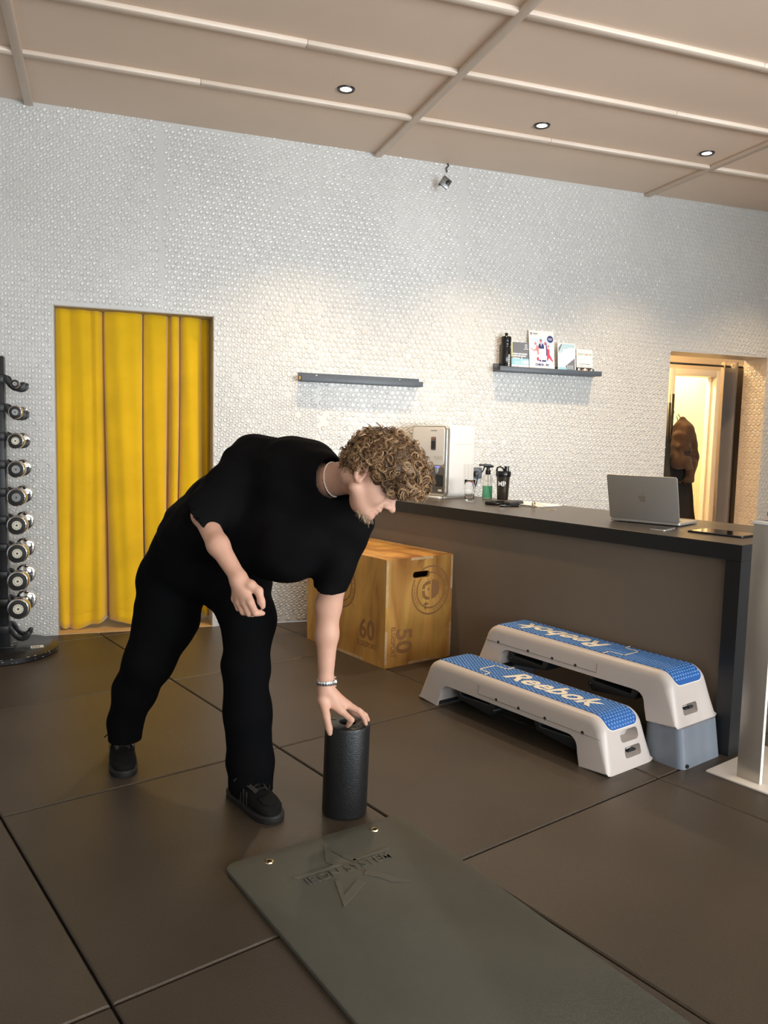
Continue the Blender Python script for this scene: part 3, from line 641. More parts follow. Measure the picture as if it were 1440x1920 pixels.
# local: x = VB (depth, front at 0), y = VA (width)
hw_ = .175; dpth = .262; hh = .475
bm = bmesh.new(); bm_box(bm, .02, dpth, -hw_, hw_, .012, hh, .028, 4); o = bm_obj('casing', bm, m_mw, wd, True); o.data.set_sharp_from_angle(angle=math.radians(40))
def yz_prism(name, poly, x0, x1, mat, par, bevel=0.0): return prism(name, poly, x0, x1, mat, par, bevel=bevel, plane='YZ')
yz_prism('front_frame', rrect(2*hw_, hh-.02, .03, 6, 0, (hh+.012)/2), 0, .03, m_sil, wd, .006)
up = yz_prism('upper_panel', rrect(2*hw_-.034, .245, .022, 6, 0, .338), -.006, .0, m_mw, wd, .002)
yz_prism('dispensing_recess', rrect(2*hw_-.03, .17, .012, 5, 0, .118), -.0015, .0, m_dg, wd, .0005)
yz_prism('display', rrect(.046, .085, .008, 4, -.055, .355), -.009, -.006, m_dg, up, .0008)
yz_prism('display_glass', rrect(.040, .050, .004, 4, -.055, .345), -.0098, -.009, m_black, up)
for q in range(2): lathe('indicator', [(0, 0), (.004, 0), (.004, .001), (0, .001)], C('indicator_amber', (.9, .25, .1)), up, 10, loc=(-.009, -.063+q*.014, .390), rot=(0, -PI/2, 0))
for q in range(3): lathe('button', [(.0, 0), (.012, 0), (.013, .0007), (.011, .0012), (.010, .0008), (0, .0008)], C('button_grey', (.62, .61, .58)), up, 20, loc=(-.006, -.075-.029*q, .262), rot=(0, -PI/2, 0))
yz_prism('led_bar', rrect(.040, .006, .002, 2, -.095, .203), -.003, -.0005, M('blue_led', (.1, .15, .9), emit=(.12, .15, 1.0), estr=2.2), wd)
lathe('nozzle', [(.012, 0), (.010, -.03), (.006, -.034), (0, -.034)], m_chrome, wd, 16, loc=(-.008, -.10, .197))
yz_prism('cup_bay', rrect(.075, .075, .010, 4, -.115, .115), -.0022, -.0015, m_black, wd); yz_prism('recess_label', rrect(.036, .014, .002, 2, -.125, .052), -.0022, -.0015, m_paper, wd)
box('drip_tray', -.03, .02, -hw_+.03, hw_-.03, 0, .014, m_mw, wd, bevel=.003)
box('foot_tray', .0, dpth-.01, -hw_+.01, hw_-.01, 0, .014, m_sil, wd, bevel=.002)
ns = .0
for q in range(15):   # angled vent slots low on the side towards the camera
    for c_ in range(3):
        x0 = dpth-.105+c_*.030; z0 = .06+q*.011
        prism('vent_slot', [(x0, z0), (x0+.022, z0+.006), (x0+.022, z0+.0095), (x0, z0+.0035)], -hw_-.0007, -hw_+.001, C('vent_shade', (.45, .42, .36)) if (q == 0 and c_ == 0) else bpy.data.materials['vent_shade'], wd, plane='XZ')
box('panel_seam', .045, dpth-.03, -hw_-.0006, -hw_+.001, .352, .3535, bpy.data.materials['vent_shade'], wd)
yz_prism('maker_mark', rrect(.060, .007, .002, 2, -.055, .438), -.0068, -.006, C('grey_print', (.35, .35, .34)), up)

# glass tumbler
m_glass = M('clear_glass', (1, 1, 1), rough=0.02, trans=1.0, ior=1.16)
g = thing('glass_tumbler', ab(3.628, 3.482, ZT), 0, 'clear fluted glass tumbler beside the dispenser', 'glass')
nf = 20; vs = []; fs = []
gp = [(.027, .0), (.029, .003), (.0305, .05), (.0335, .088), (.0335, .094), (.0345, .135), (.0335, .135), (.0325, .094), (.0318, .086), (.0285, .05), (.0265, .014), (.0, .012)]
for i, (r_, z_) in enumerate(gp):
    for k in range(nf*2):
        a = PI*k/nf; fl = 1-(.045 if (k % 2 and 1 <= i <= 3) else 0); vs.append((r_*fl*math.cos(a), r_*fl*math.sin(a), z_))
for i in range(len(gp)-1):
    for k in range(nf*2): k2 = (k+1) % (nf*2); fs.append((i*nf*2+k, i*nf*2+k2, (i+1)*nf*2+k2, (i+1)*nf*2+k))
fs.append(tuple(reversed(range(nf*2)))); mesh_obj('vessel', vs, fs, m_glass, g, True)
pr_ = box('pattern_mark', -.004, .004, -.0008, 0, .098, .124, C('blue_mark', (.08, .12, .55)), g, loc=(.004, -.0350, 0)); box('pattern_mark_cap', -.004, .004, -.0008, 0, .112, .124, p_red, g, loc=(.004, -.0352, 0))

# spray bottle
m_pet = M('clear_plastic', (.96, .95, .92), rough=.05, trans=.92, ior=1.2)
m_liq = M('green_cleaner', (.10, .62, .34), rough=.05, trans=.65, ior=1.2)
s = thing('spray_bottle', ab(3.772, 3.783, ZT), 0, 'clear spray bottle half full of green liquid', 'bottle')
lathe('bottle_shell', [(.030, 0), (.033, .004), (.033, .132), (.029, .150), (.014, .160), (.013, .175)], m_pet, s, 32, closed=False)
lathe('green_liquid', [(0, .003), (.029, .003), (.0315, .006), (.0315, .082), (0, .082)], m_liq, s, 32)
tube('dip_tube', [(.0, 0, .16), (.004, 0, .08), (.018, -.004, .012)], .002, C('dip_tube_grey', (.3, .35, .32)), s, 6)
hd = lathe('collar', [(.017, .156), (.0175, .185), (.012, .190), (.011, .204)], m_black, s, 20)
prism('spray_head', [(-.052, .222), (-.052, .214), (-.03, .212), (-.02, .204), (.014, .202), (.036, .206), (.040, .212), (.020, .224), (-.02, .228), (-.045, .226)], -.010, .010, m_black, s, bevel=.003, plane='XZ')
tube('trigger', [(-.024, 0, .212), (-.030, 0, .195), (-.036, 0, .180), (-.048, 0, .166)], [.006, .005, .0045, .0035], m_black, s, 8)
lathe('nozzle_tip', [(0, 0), (.008, 0), (.008, .010), (0, .010)], m_black, s, 12, loc=(-.052, 0, .219), rot=(0, -PI/2, 0))
s.rotation_euler = (0, 0, math.radians(-8))

# shaker
m_shk = M('smoky_plastic', (.030, .023, .018), rough=.12, spec=.6)
s = thing('shaker_bottle', ab(3.638, 3.79, ZT), math.radians(-18), 'black protein shaker with white round logo in front of the spray bottle', 'bottle')
lathe('cup', [(0, 0), (.034, 0), (.036, .004), (.0385, .06), (.043, .150), (.044, .160)], m_shk, s, 36)
for q in range(2): box('side_rib', -.003, .003, -.041, -.037, .02, .15, m_shk, s, rot=(math.radians(-3), 0, math.radians(38+80*q)))
ld = lathe('lid', [(.047, .150), (.049, .155), (.049, .180), (.045, .187), (0, .189)], m_bot, s, 36)
lathe('spout_cap', [(.016, .187), (.015, .212), (.020, .215), (.020, .218), (0, .218)], m_bot, ld, 20, loc=(.02, 0, 0))
tube('carry_loop', [(-.046, 0, .185), (-.040, 0, .208), (-.022, 0, .215), (-.004, 0, .205), (.004, 0, .19)], .006, m_bot, ld, 8)
# MP logo wrapped on the cup front
def wrap_text(o, R, ang0, z0):
    me = o.data
    for v in me.vertices:
        a = ang0+v.co.x/R; rr = R+v.co.z+.0004+(v.co.y+z0-.09)*.055; v.co = Vector((rr*math.cos(a), rr*math.sin(a), v.co.y+z0))
    me.update()
lg = text_mesh('logo', 'MP', .040, m_prt, s, None, ext=.0006, offset=.0006); wrap_text(lg, .041, math.radians(-112), .104)
arc = [(.0165*math.cos(a), .0165*math.sin(a)) for a in np.linspace(-2.4, 1.9, 22)]
vs, fs = [], []
for i, (x, y) in enumerate(arc):
    for rr in (.86, 1.0): vs.append((x*rr+.008, y*rr, 0))
for i in range(len(arc)-1): fs.append((2*i, 2*i+1, 2*i+3, 2*i+2))
lg2 = mesh_obj('logo_ring', vs, fs, m_prt, s); wrap_text(lg2, .0412, math.radians(-112), .106)

# keys, phone, wallet, pen, spectacles, papers
m_lea = M('black_leather', (.014, .014, .015), rough=.5, bump=.2, bscale=300)
t = thing('wallet', ab(3.375, 3.452, ZT), RAB+.25, 'black leather wallet in front of the shaker', 'wallet'); bm = bmesh.new(); bm_box(bm, -.055, .055, -.04, .04, 0, .024, .008, 3); bm_obj('cover', bm, m_lea, t, True); box('flap', -.05, .05, -.042, .0, .0235, .0265, m_lea, t, bevel=.001); tube('seam_stitch', [(-.05, -.041, .012), (0, -.0415, .012), (.05, -.041, .012)], .0012, m_chrome, t, 5)
t = thing('spectacle_case', ab(3.30, 3.535, ZT), RAB+.1, 'dark grey spectacle case right of the wallet', 'case'); bm = bmesh.new(); bm_box(bm, -.065, .065, -.03, .03, 0, .028, .011, 4); bm_obj('shell', bm, M('charcoal_felt', (.045, .05, .055), rough=.55), t, True); box('lid_seam', -.0655, .0655, -.0305, .0305, .0135, .0145, m_black, t); box('clasp', -.008, .008, -.032, -.030, .010, .018, m_black, t, bevel=.0005)
t = thing('ballpoint_pen', ab(3.225, 3.425, ZT), RAB-.35, 'black ballpoint pen beside the wire spectacles', 'pen'); tube('barrel', [(-.065, 0, .005), (.055, 0, .005)], .005, m_bot, t, 10); tube('tip', [(.055, 0, .005), (.07, 0, .005)], [.0045, .001], m_chrome, t, 8); box('clip', -.065, -.03, -.0015, .0015, .0095, .011, m_chrome, t)
m_gold = M('gold_wire', (.72, .50, .22), rough=.2, metal=1)
t = thing('spectacles', ab(3.05, 3.43, ZT), RAB+.55, 'thin gold wire spectacles lying on the counter', 'glasses')
for sx in (-1, 1):
    lens = [(sx*.034+.024*math.cos(a*PI/12), 0, .024+.021*math.sin(a*PI/12)) for a in range(25)]
    tube('rim', lens, .0011, m_gold, t, 5)
    o = mesh_obj('lens', [(sx*.034, 0, .024)]+[tuple(p) for p in lens[:-1]], [(0, k+1, (k+1) % 24+1) for k in range(24)], m_glass, t)
    tube('temple', [(sx*.058, 0, .03), (sx*.066, -.01, .03), (sx*.064, -.075, .012), (sx*.056, -.12, .0015)], .0010, m_gold, t, 5)
tube('bridge', [(-.011, 0, .030), (0, -.003, .034), (.011, 0, .030)], .001, m_gold, t, 5)
t = thing('paper_stack', ab(3.285, 3.665, ZT), RAB+.02, 'white printed sheets lying flat behind the spectacles', 'paper')
for q, (dx, dy, r_) in enumerate(((0, 0, 0), (.006, -.008, .05), (-.004, .004, -.03))): box('sheet', -.105, .105, -.15, .15, q*.003, q*.003+.0026, m_paper, t, loc=(dx, dy, 0), rot=(0, 0, r_))
for q in range(6): box('sheet_print', -.07, .03+.01*(q % 3), -.10+q*.03, -.092+q*.03, .0086, .0090, C('grey_print_b', (.6, .58, .56)) if q == 0 else bpy.data.materials['grey_print_b'], t, rot=(0, 0, -.03))

# laptop
m_alu = M('silver_aluminium', (.40, .37, .33), rough=.42, metal=.5)
m_alu2 = M('aluminium_logo', (.80, .78, .72), rough=.12, metal=.9)
# hinge runs along -VA (towards the camera); the base opens towards +VB
lp = thing('laptop', ab(2.285, 3.372, ZT), RAB+math.radians(12), 'open silver laptop seen from behind on the counter', 'laptop')
LW, LD = .350, .245
bm = bmesh.new(); poly = rrect(LD, LW, .012, 5, LD/2, 0)
prism('base', poly, .004, .016, m_alu, lp, bevel=.002)
prism('keyboard_well', rrect(.11, .28, .004, 3, .075, 0), .0160, .0164, m_black, lp)
prism('touchpad', rrect(.08, .13, .004, 3, .185, 0), .0160, .0163, m_sil, lp)
for sx in (.03, LD-.03):
    for sy in (-.13, .13): lathe('foot', [(0, 0), (.008, 0), (.007, .004), (0, .004)], m_black, lp, 12, loc=(sx, sy, 0))
lidang = math.radians(107)
ldo = thing('lid', (.006, 0, .0165)); ldo.parent = lp
bpy.data.objects.remove(ldo)
def lid_part(name, poly, z0, z1, mat, par, bevel=0.0):
    # lid lies in local x (away from hinge) / y, then swings up about the hinge
    o = prism(name, poly, z0, z1, mat, par, bevel=bevel); return o
lid = lid_part('lid', rrect(LD*.94, LW, .012, 5, LD*.47, 0), 0, .0055, m_alu, lp, .002); lid.location = (.004, 0, .017); lid.rotation_euler = (0, -lidang, 0)
lid_part('screen', rrect(LD*.86, LW-.02, .004, 3, LD*.47, 0), -.0006, .0, m_bot, lid)
ap = [(0,.26),(.10,.33),(.22,.36),(.34,.33),(.44,.24),(.36,.16),(.33,.04),(.38,-.07),(.47,-.14),(.41,-.29),(.31,-.43),(.20,-.46),(.07,-.40),(-.05,-.41),(-.18,-.46),(-.28,-.44),(-.40,-.27),(-.47,-.05),(-.46,.16),(-.36,.31),(-.22,.36),(-.09,.31)]
leaf = [(.0, .38), (.02, .52), (.12, .63), (.22, .66), (.22, .55), (.14, .44)]
for nm, pts in (('fruit_logo', ap), ('fruit_logo_leaf', leaf)):
    prism(nm, [(LD*.47+y*.040, -x*.040) for x, y in pts], .0055, .0059, m_alu2, lid)
# phone and tablet by the laptop
t = thing('smartphone', ab(2.085, 3.225, ZT), RAB+math.radians(14), 'silver edged smartphone lying beside the laptop', 'phone'); prism('body', rrect(.145, .070, .010, 5), 0, .008, m_alu, t, bevel=.0015); prism('display_glass', rrect(.139, .064, .008, 5), .008, .0084, m_bot, t); lathe('side_button', [(0, 0), (.002, 0), (.002, .012), (0, .012)], m_chrome, t, 6, loc=(.02, -.0355, .004), rot=(0, PI/2, 0))
t = thing('tablet', ab(1.858, 3.345, ZT), RAB+math.radians(2), 'black glossy tablet lying at the counter end', 'tablet'); prism('body', rrect(.175, .255, .012, 5), 0, .0075, m_bot, t, bevel=.0015); prism('display_glass', rrect(.160, .238, .004, 4), .0075, .0080, M('tablet_glass', (.01, .01, .012), rough=.05), t); prism('camera_dot', rrect(.005, .005, .0024, 4, 0, .122), .0075, .0082, m_dg, t)

# ================================================================== STAND AT THE RIGHT EDGE
m_std = M('brushed_stand', (.42, .38, .33), rough=.3, metal=.6); m_wpl = M('white_plate', (.72, .66, .58), rough=.28)
t = thing('info_stand', ab(1.43, 2.863), RAB, 'metal floor stand with white base plate at the counter end', 'stand')
box('base_plate', -.045, .40, -.25, .145, 0, .008, m_wpl, t, bevel=.002)
box('post', 0, .016, -.042, .046, .008, .972, m_std, t, bevel=.001)
box('post_lit_edge', -.0005, .0165, -.0435, -.042, .008, .972, m_white, t)  # white strip paints daylight onto the camera side of the post
box('head_plate', -.005, .22, -.05, .05, .972, .984, m_white, t, bevel=.002)
box('head_clip', .030, .08, -.052, .052, .976, .990, m_chrome, t, bevel=.002)
lathe('roll', [(0, 0), (.014, 0), (.018, .004), (.018, .18), (.014, .184), (0, .184)], m_black, t, 20, loc=(.035, .0, 1.010), rot=(0, PI/2, 0))

# ================================================================== PLYWOOD JUMP BOX
def ply(name, c0, c1):
    m = bpy.data.materials.new(name); nt, b = nodes_of(m)
    tc = nt.nodes.new('ShaderNodeTexCoord'); mp = nt.nodes.new('ShaderNodeMapping'); mp.inputs['Scale'].default_value = (1, 1, .35)
    n1 = nt.nodes.new('ShaderNodeTexNoise'); n1.inputs['Scale'].default_value = 5.5; n1.inputs['Detail'].default_value = 5; n1.inputs['Distortion'].default_value = 1.2
    r = nt.nodes.new('ShaderNodeValToRGB'); e = r.color_ramp.elements; e[0].position = .30; e[0].color = (*c0, 1); e[1].position = .66; e[1].color = (*c1, 1)
    em = r.color_ramp.elements.new(.50); em.color = (*[(a*.35+b_*.65) for a, b_ in zip(c0, c1)], 1)
    n2 = nt.nodes.new('ShaderNodeTexNoise'); n2.inputs['Scale'].default_value = 40; n2.inputs['Detail'].default_value = 3
    mp2 = nt.nodes.new('ShaderNodeMapping'); mp2.inputs['Scale'].default_value = (1, 1, .08)
    mx = nt.nodes.new('ShaderNodeMix'); mx.data_type = 'RGBA'; mx.blend_type = 'MULTIPLY'; mx.inputs[0].default_value = .35
    nt.links.new(tc.outputs['Object'], mp.inputs['Vector']); nt.links.new(mp.outputs['Vector'], n1.inputs['Vector']); nt.links.new(n1.outputs['Fac'], r.inputs['Fac'])
    nt.links.new(tc.outputs['Object'], mp2.inputs['Vector']); nt.links.new(mp2.outputs['Vector'], n2.inputs['Vector'])
    nt.links.new(r.outputs['Color'], mx.inputs[6]); nt.links.new(n2.outputs['Color'], mx.inputs[7]); nt.links.new(mx.outputs[2], b.inputs['Base Color'])
    b.inputs['Roughness'].default_value = .38; return m
m_ply = ply('orange_plywood', (.30, .115, .022), (.74, .40, .10)); m_end = M('plywood_end_grain', (.52, .34, .18), rough=.6, var=.15, scale=30)
m_burn = M('burnt_print', (.27, .125, .045), rough=.5)
BXL, BXW, BXH, pt = .785, .482, .598, .018
pb = thing('plyo_box', ab(3.332, 2.604), RAB, 'worn plywood jump box with stencilled numbers against the counter', 'box')
# local: x 0..BXW (VB), y 0..BXL (VA); end panel at y=0 faces the camera, side panel at x=0
ep = prism('end_panel', [(0, 0), (BXW, 0), (BXW, BXH), (0, BXH)], 0, pt, m_ply, pb, plane='XZ')
hc = prism('cut', rrect(.122, .036, .0178, 8, .247, .500), -.05, .08, None, pb, plane='XZ'); carve(ep, [hc])
box('end_panel', 0, BXW, BXL-pt, BXL, 0, BXH, m_ply, pb)
sp = box('side_panel', 0, pt, pt, BXL-pt, 0, BXH, m_ply, pb); box('side_panel', BXW-pt, BXW, pt, BXL-pt, 0, BXH, m_ply, pb)
tp = box('top_panel', pt, BXW-pt, pt, BXL-pt, BXH-pt, BXH, m_ply, pb)
box('bottom_panel', pt, BXW-pt, pt, BXL-pt, 0, pt, m_ply, pb)
for z0, z1 in ((.34, .592), (.02, .205)): box('finger_joint', .0005, pt-.002, -.0008, .004, z0, z1, m_end, pb)
for z0, z1 in ((.40, .592), (.01, .20)): box('finger_joint', BXW-pt+.004, BXW-.0005, -.0008, .004, z0, z1, m_end, pb)
box('finger_joint', .17, .33, -.0008, .004, BXH-.014, BXH-.0005, m_end, pb); box('finger_joint', .17, .36, -.0008, .004, .001, .016, m_end, pb)
for y0, y1 in ((.20, .58),): box('finger_joint', -.0008, .004, y0, y1, .001, .016, m_end, pb)
for y0, y1 in ((.05, .35), (.45, .74)): box('finger_joint', BXW-pt-.0, BXW-.004, y0, y1, BXH-.004, BXH+.0008, m_end, pb)
lathe('screw_head', [(0, 0), (.004, 0), (.004, .0006), (0, .0006)], m_dark, ep, 8, loc=(.27, 0, .585), rot=(PI/2, 0, 0))
FE = lambda x, z: frame_mat((x, -.0006, z), (1, 0, 0), (0, 0, 1))                 # end face
text_mesh('stencil_number', '50', .155, m_burn, ep, frame_mat((.128, -.0006, .140), (0, 0, -1), (1, 0, 0)), ext=.0004, offset=.004, sx=.92)
text_mesh('stencil_word', 'ELGESPORT', .042, m_burn, ep, frame_mat((.056, -.0006, .140), (0, 0, -1), (1, 0, 0)), ext=.0004, offset=.001, sx=.78)
FS = lambda y, z: frame_mat((-.0006, y, z), (0, -1, 0), (0, 0, 1))
text_mesh('stencil_number', '60', .155, m_burn, sp, FS(.165, .180), ext=.0004, offset=.004, sx=.95)
text_mesh('stencil_word', 'ELGESPORT', .042, m_burn, sp, FS(.165, .098), ext=.0004, offset=.001, sx=.85)
def ring_part(name, r0, r1, fr, mat, par, hole=None, a0=0, a1=2*PI, n=96):
    vs, fs = [], []
    for k in range(n+1):
        a = a0+(a1-a0)*k/n
        for r_ in (r0, r1): vs.append(tuple(fr @ Vector((r_*math.cos(a), r_*math.sin(a), 0))))
    for k in range(n):
        c = (Vector(vs[2*k])+Vector(vs[2*k+3]))/2
        if hole and abs(c.x-hole[0]) < .066 and abs(c.z-hole[1]) < .024: continue
        fs.append((2*k, 2*k+1, 2*k+3, 2*k+2))
    return mesh_obj(name, vs, fs, mat, par)
def emblem(par, fr, hole=None):
    ring_part('emblem_ring', .112, .120, fr, m_burn, par, hole); ring_part('emblem_ring', .082, .090, fr, m_burn, par, hole)
    for s_, a0, sgn in (('ELGESPORT WARRIORS', math.radians(84), -1), ('GERMANY', math.radians(-140), -1)):
        for k, ch in enumerate(s_):
            if ch == ' ': continue
            a = a0+sgn*k*.163; mt_ = fr @ Matrix.Rotation(a-PI/2, 4, 'Z') @ Matrix.Translation((0, .101, 0))
            if hole and abs(mt_.translation.x-hole[0]) < .08 and abs(mt_.translation.z-hole[1]) < .034: continue
            text_mesh('emblem_letter', ch, .021, m_burn, par, mt_, ext=.0003)
    # helmet mark
    def poly(nm, pts): 
        vs = [tuple(fr @ Vector((x, y, .0001))) for x, y in pts]; mesh_obj(nm, vs, [tuple(range(len(vs)))], m_burn, par)
    poly('emblem_helmet', [(.006, .052), (.03, .05), (.05, .035), (.056, .005), (.05, -.02), (.03, -.038), (.006, -.045), (.004, .0)])
    poly('emblem_helmet', [(-.002, .046), (-.03, .042), (-.05, .028), (-.055, .008), (-.036, .008), (-.036, .022), (-.012, .03), (-.002, .03)])
    poly('emblem_helmet', [(-.055, .0), (-.05, -.03), (-.03, -.045), (-.006, -.046), (-.006, -.034), (-.03, -.026), (-.036, -.012), (-.036, .0)])
    poly('emblem_helmet', [(-.02, .010), (-.010, .012), (-.008, .0), (-.018, -.002)])
    for x0, x1, y0, y1 in ((-.042, -.012, -.071, -.060), (-.040, -.018, -.088, -.080), (-.031, -.027, -.10, -.05)): poly('emblem_bar', [(x0, y0), (x1, y0), (x1, y1), (x0, y1)])
emblem(ep, frame_mat((.318, -.0006, .405), (1, 0, 0), (0, 0, 1)) @ Matrix.Scale(1.17, 4), (.247, .500))
emblem(sp, frame_mat((-.0006, .42, .405), (0, -1, 0), (0, 0, 1)) @ Matrix.Scale(1.17, 4))

# ================================================================== STEP DECKS
m_dk = M('light_grey_deck_plastic', (.47, .415, .38), rough=.36, bump=.12, bscale=500)
m_blue = M('blue_rubber_mat', (.016, .085, .29), rough=.42)
m_blued = M('blue_rubber_dots', (.075, .20, .46), rough=.3)
m_cream = M('cream_print', (.78, .72, .60), rough=.5)
m_riser = M('blue_grey_riser', (.155, .175, .205), rough=.22)
m_leg = M('black_leg_plastic', (.016, .017, .018), rough=.4)
DL, DW, DH = 1.108, .292, .205
def arc_pts(cx, cz, r, a0, a1, n=7): return [(cx+r*math.cos(math.radians(a0+(a1-a0)*k/n)), cz+r*math.sin(math.radians(a0+(a1-a0)*k/n))) for k in range(n+1)]
# side outline, u along the length (0..DL): end walls lean inwards
R_ = .075
outer = [(0, 0), (.004, .02)] + arc_pts(.040+R_, DH-R_, R_, 165, 90, 9) + arc_pts(DL-.040-R_, DH-R_, R_, 90, 15, 9) + [(DL-.004, .02), (DL, 0)]
inner = [(DL-.135, 0), (DL-.150, .05)] + arc_pts(DL-.150-.052, .058, .050, 5, 90, 5) + arc_pts(.150+.052, .058, .050, 90, 175, 5) + [(.150, .05), (.135, 0)]
def deck_body():
    prof = outer+inner; no = len(outer); n = len(prof)
    P2 = np.array(prof); nxt = np.roll(P2, -1, 0); prv = np.roll(P2, 1, 0); tg = nxt-prv; tg /= np.linalg.norm(tg, axis=1)[:, None]
    nrm = np.stack([tg[:, 1], -tg[:, 0]], 1)      # inward for clockwise outline
    wt = np.array([1.0 if (2 <= i < no-2) else 0.35 for i in range(no)]+[0.0]*len(inner))
    vs = []; rings = []
    rr = .034
    seq = [(1, PI/2*k/5) for k in range(5, -1, -1)]
    layers = []
    for k in range(6):
        th = PI/2*(1-k/5); layers.append((-1, rr*(1-math.cos(th)), rr*(1-math.sin(th))))   # from the flat side inwards to the top
    layers = [(-1, d_in, y_in) for (_, d_in, y_in) in layers]
    full = [(-DW/2+yi, di) for (_, di, yi) in [( -1, rr*(1-math.cos(PI/2*(1-k/5))), rr*(1-math.sin(PI/2*(1-k/5)))) for k in range(6)]]
    full = full+[(-y, d_) for (y, d_) in reversed(full)]
    for (y, d_) in full:
        ring = []
        for i in range(n):
            q = P2[i]+nrm[i]*d_*wt[i]; tp_ = 1-.13*(q[1]/DH)
            ring.append(len(vs)); vs.append((y*tp_, q[0], q[1]))
        rings.append(ring)
    fs = []
    for a_, b_ in zip(rings[:-1], rings[1:]):
        for i in range(n): j = (i+1) % n; fs.append((a_[i], a_[j], b_[j], b_[i]))
    # side skins: quads between outer and inner by nearest split (bridge with triangulated ngon)
    bm = bmesh.new(); bv = [bm.verts.new(v) for v in vs]
    for f in fs: bm.faces.new([bv[i] for i in f])
    f1 = bm.faces.new([bv[i] for i in rings[0]]); f2 = bm.faces.new([bv[i] for i in reversed(rings[-1])])
    bmesh.ops.triangulate(bm, faces=[f1, f2]); bmesh.ops.recalc_face_normals(bm, faces=bm.faces)
    return bm
top_path = np.array(outer[2:-2]); tl = np.concatenate([[0], np.cumsum(np.hypot(*np.diff(top_path, axis=0).T))]); TL = tl[-1]
def on_top(s, lift=0.0):
    i = int(np.clip(np.searchsorted(tl, s)-1, 0, len(tl)-2)); u = (s-tl[i])/(tl[i+1]-tl[i]); p = top_path[i]*(1-u)+top_path[i+1]*u
    t = top_path[i+1]-top_path[i]; t = t/np.linalg.norm(t); n_ = np.array([-t[1], t[0]])
    if n_[1] < 0 and abs(t[0]) > .3: n_ = -n_
    return p+n_*lift, n_
def strip(name, w, s0, s1, lift, mat, par, rc=.03, n=80):
    # a mat strip bent over the deck with rounded corners and a real edge
    def row(s, lf):
        e = min(s-s0, s1-s); hw2 = w/2 if e > rc else w/2-rc+math.sqrt(max(0, rc*rc-(rc-e)**2))
        p, n_ = on_top(s, lf); return [(-hw2, p[0], p[1]), (hw2, p[0], p[1])]
    S = np.concatenate([s0+rc*(1-np.cos(np.linspace(0, PI/2, 7))), np.linspace(s0+rc, s1-rc, n)[1:-1], s1-rc*(1-np.cos(np.linspace(PI/2, 0, 7)))])
    vs = []; fs = []
    for s in S: vs += row(s, lift)+row(s, -.004)
    for i in range(len(S)-1):
        a_, b_ = 4*i, 4*i+4; fs += [(a_, a_+1, b_+1, b_), (a_, b_, b_+2, a_+2), (a_+1, a_+3, b_+3, b_+1)]
    fs += [(0, 2, 3, 1), (len(vs)-4, len(vs)-3, len(vs)-1, len(vs)-2)]
    o = mesh_obj(name, vs, fs, mat, par, False); bm = bmesh.new(); bm.from_mesh(o.data); bmesh.ops.recalc_face_normals(bm, faces=bm.faces); bm.to_mesh(o.data); bm.free(); return o
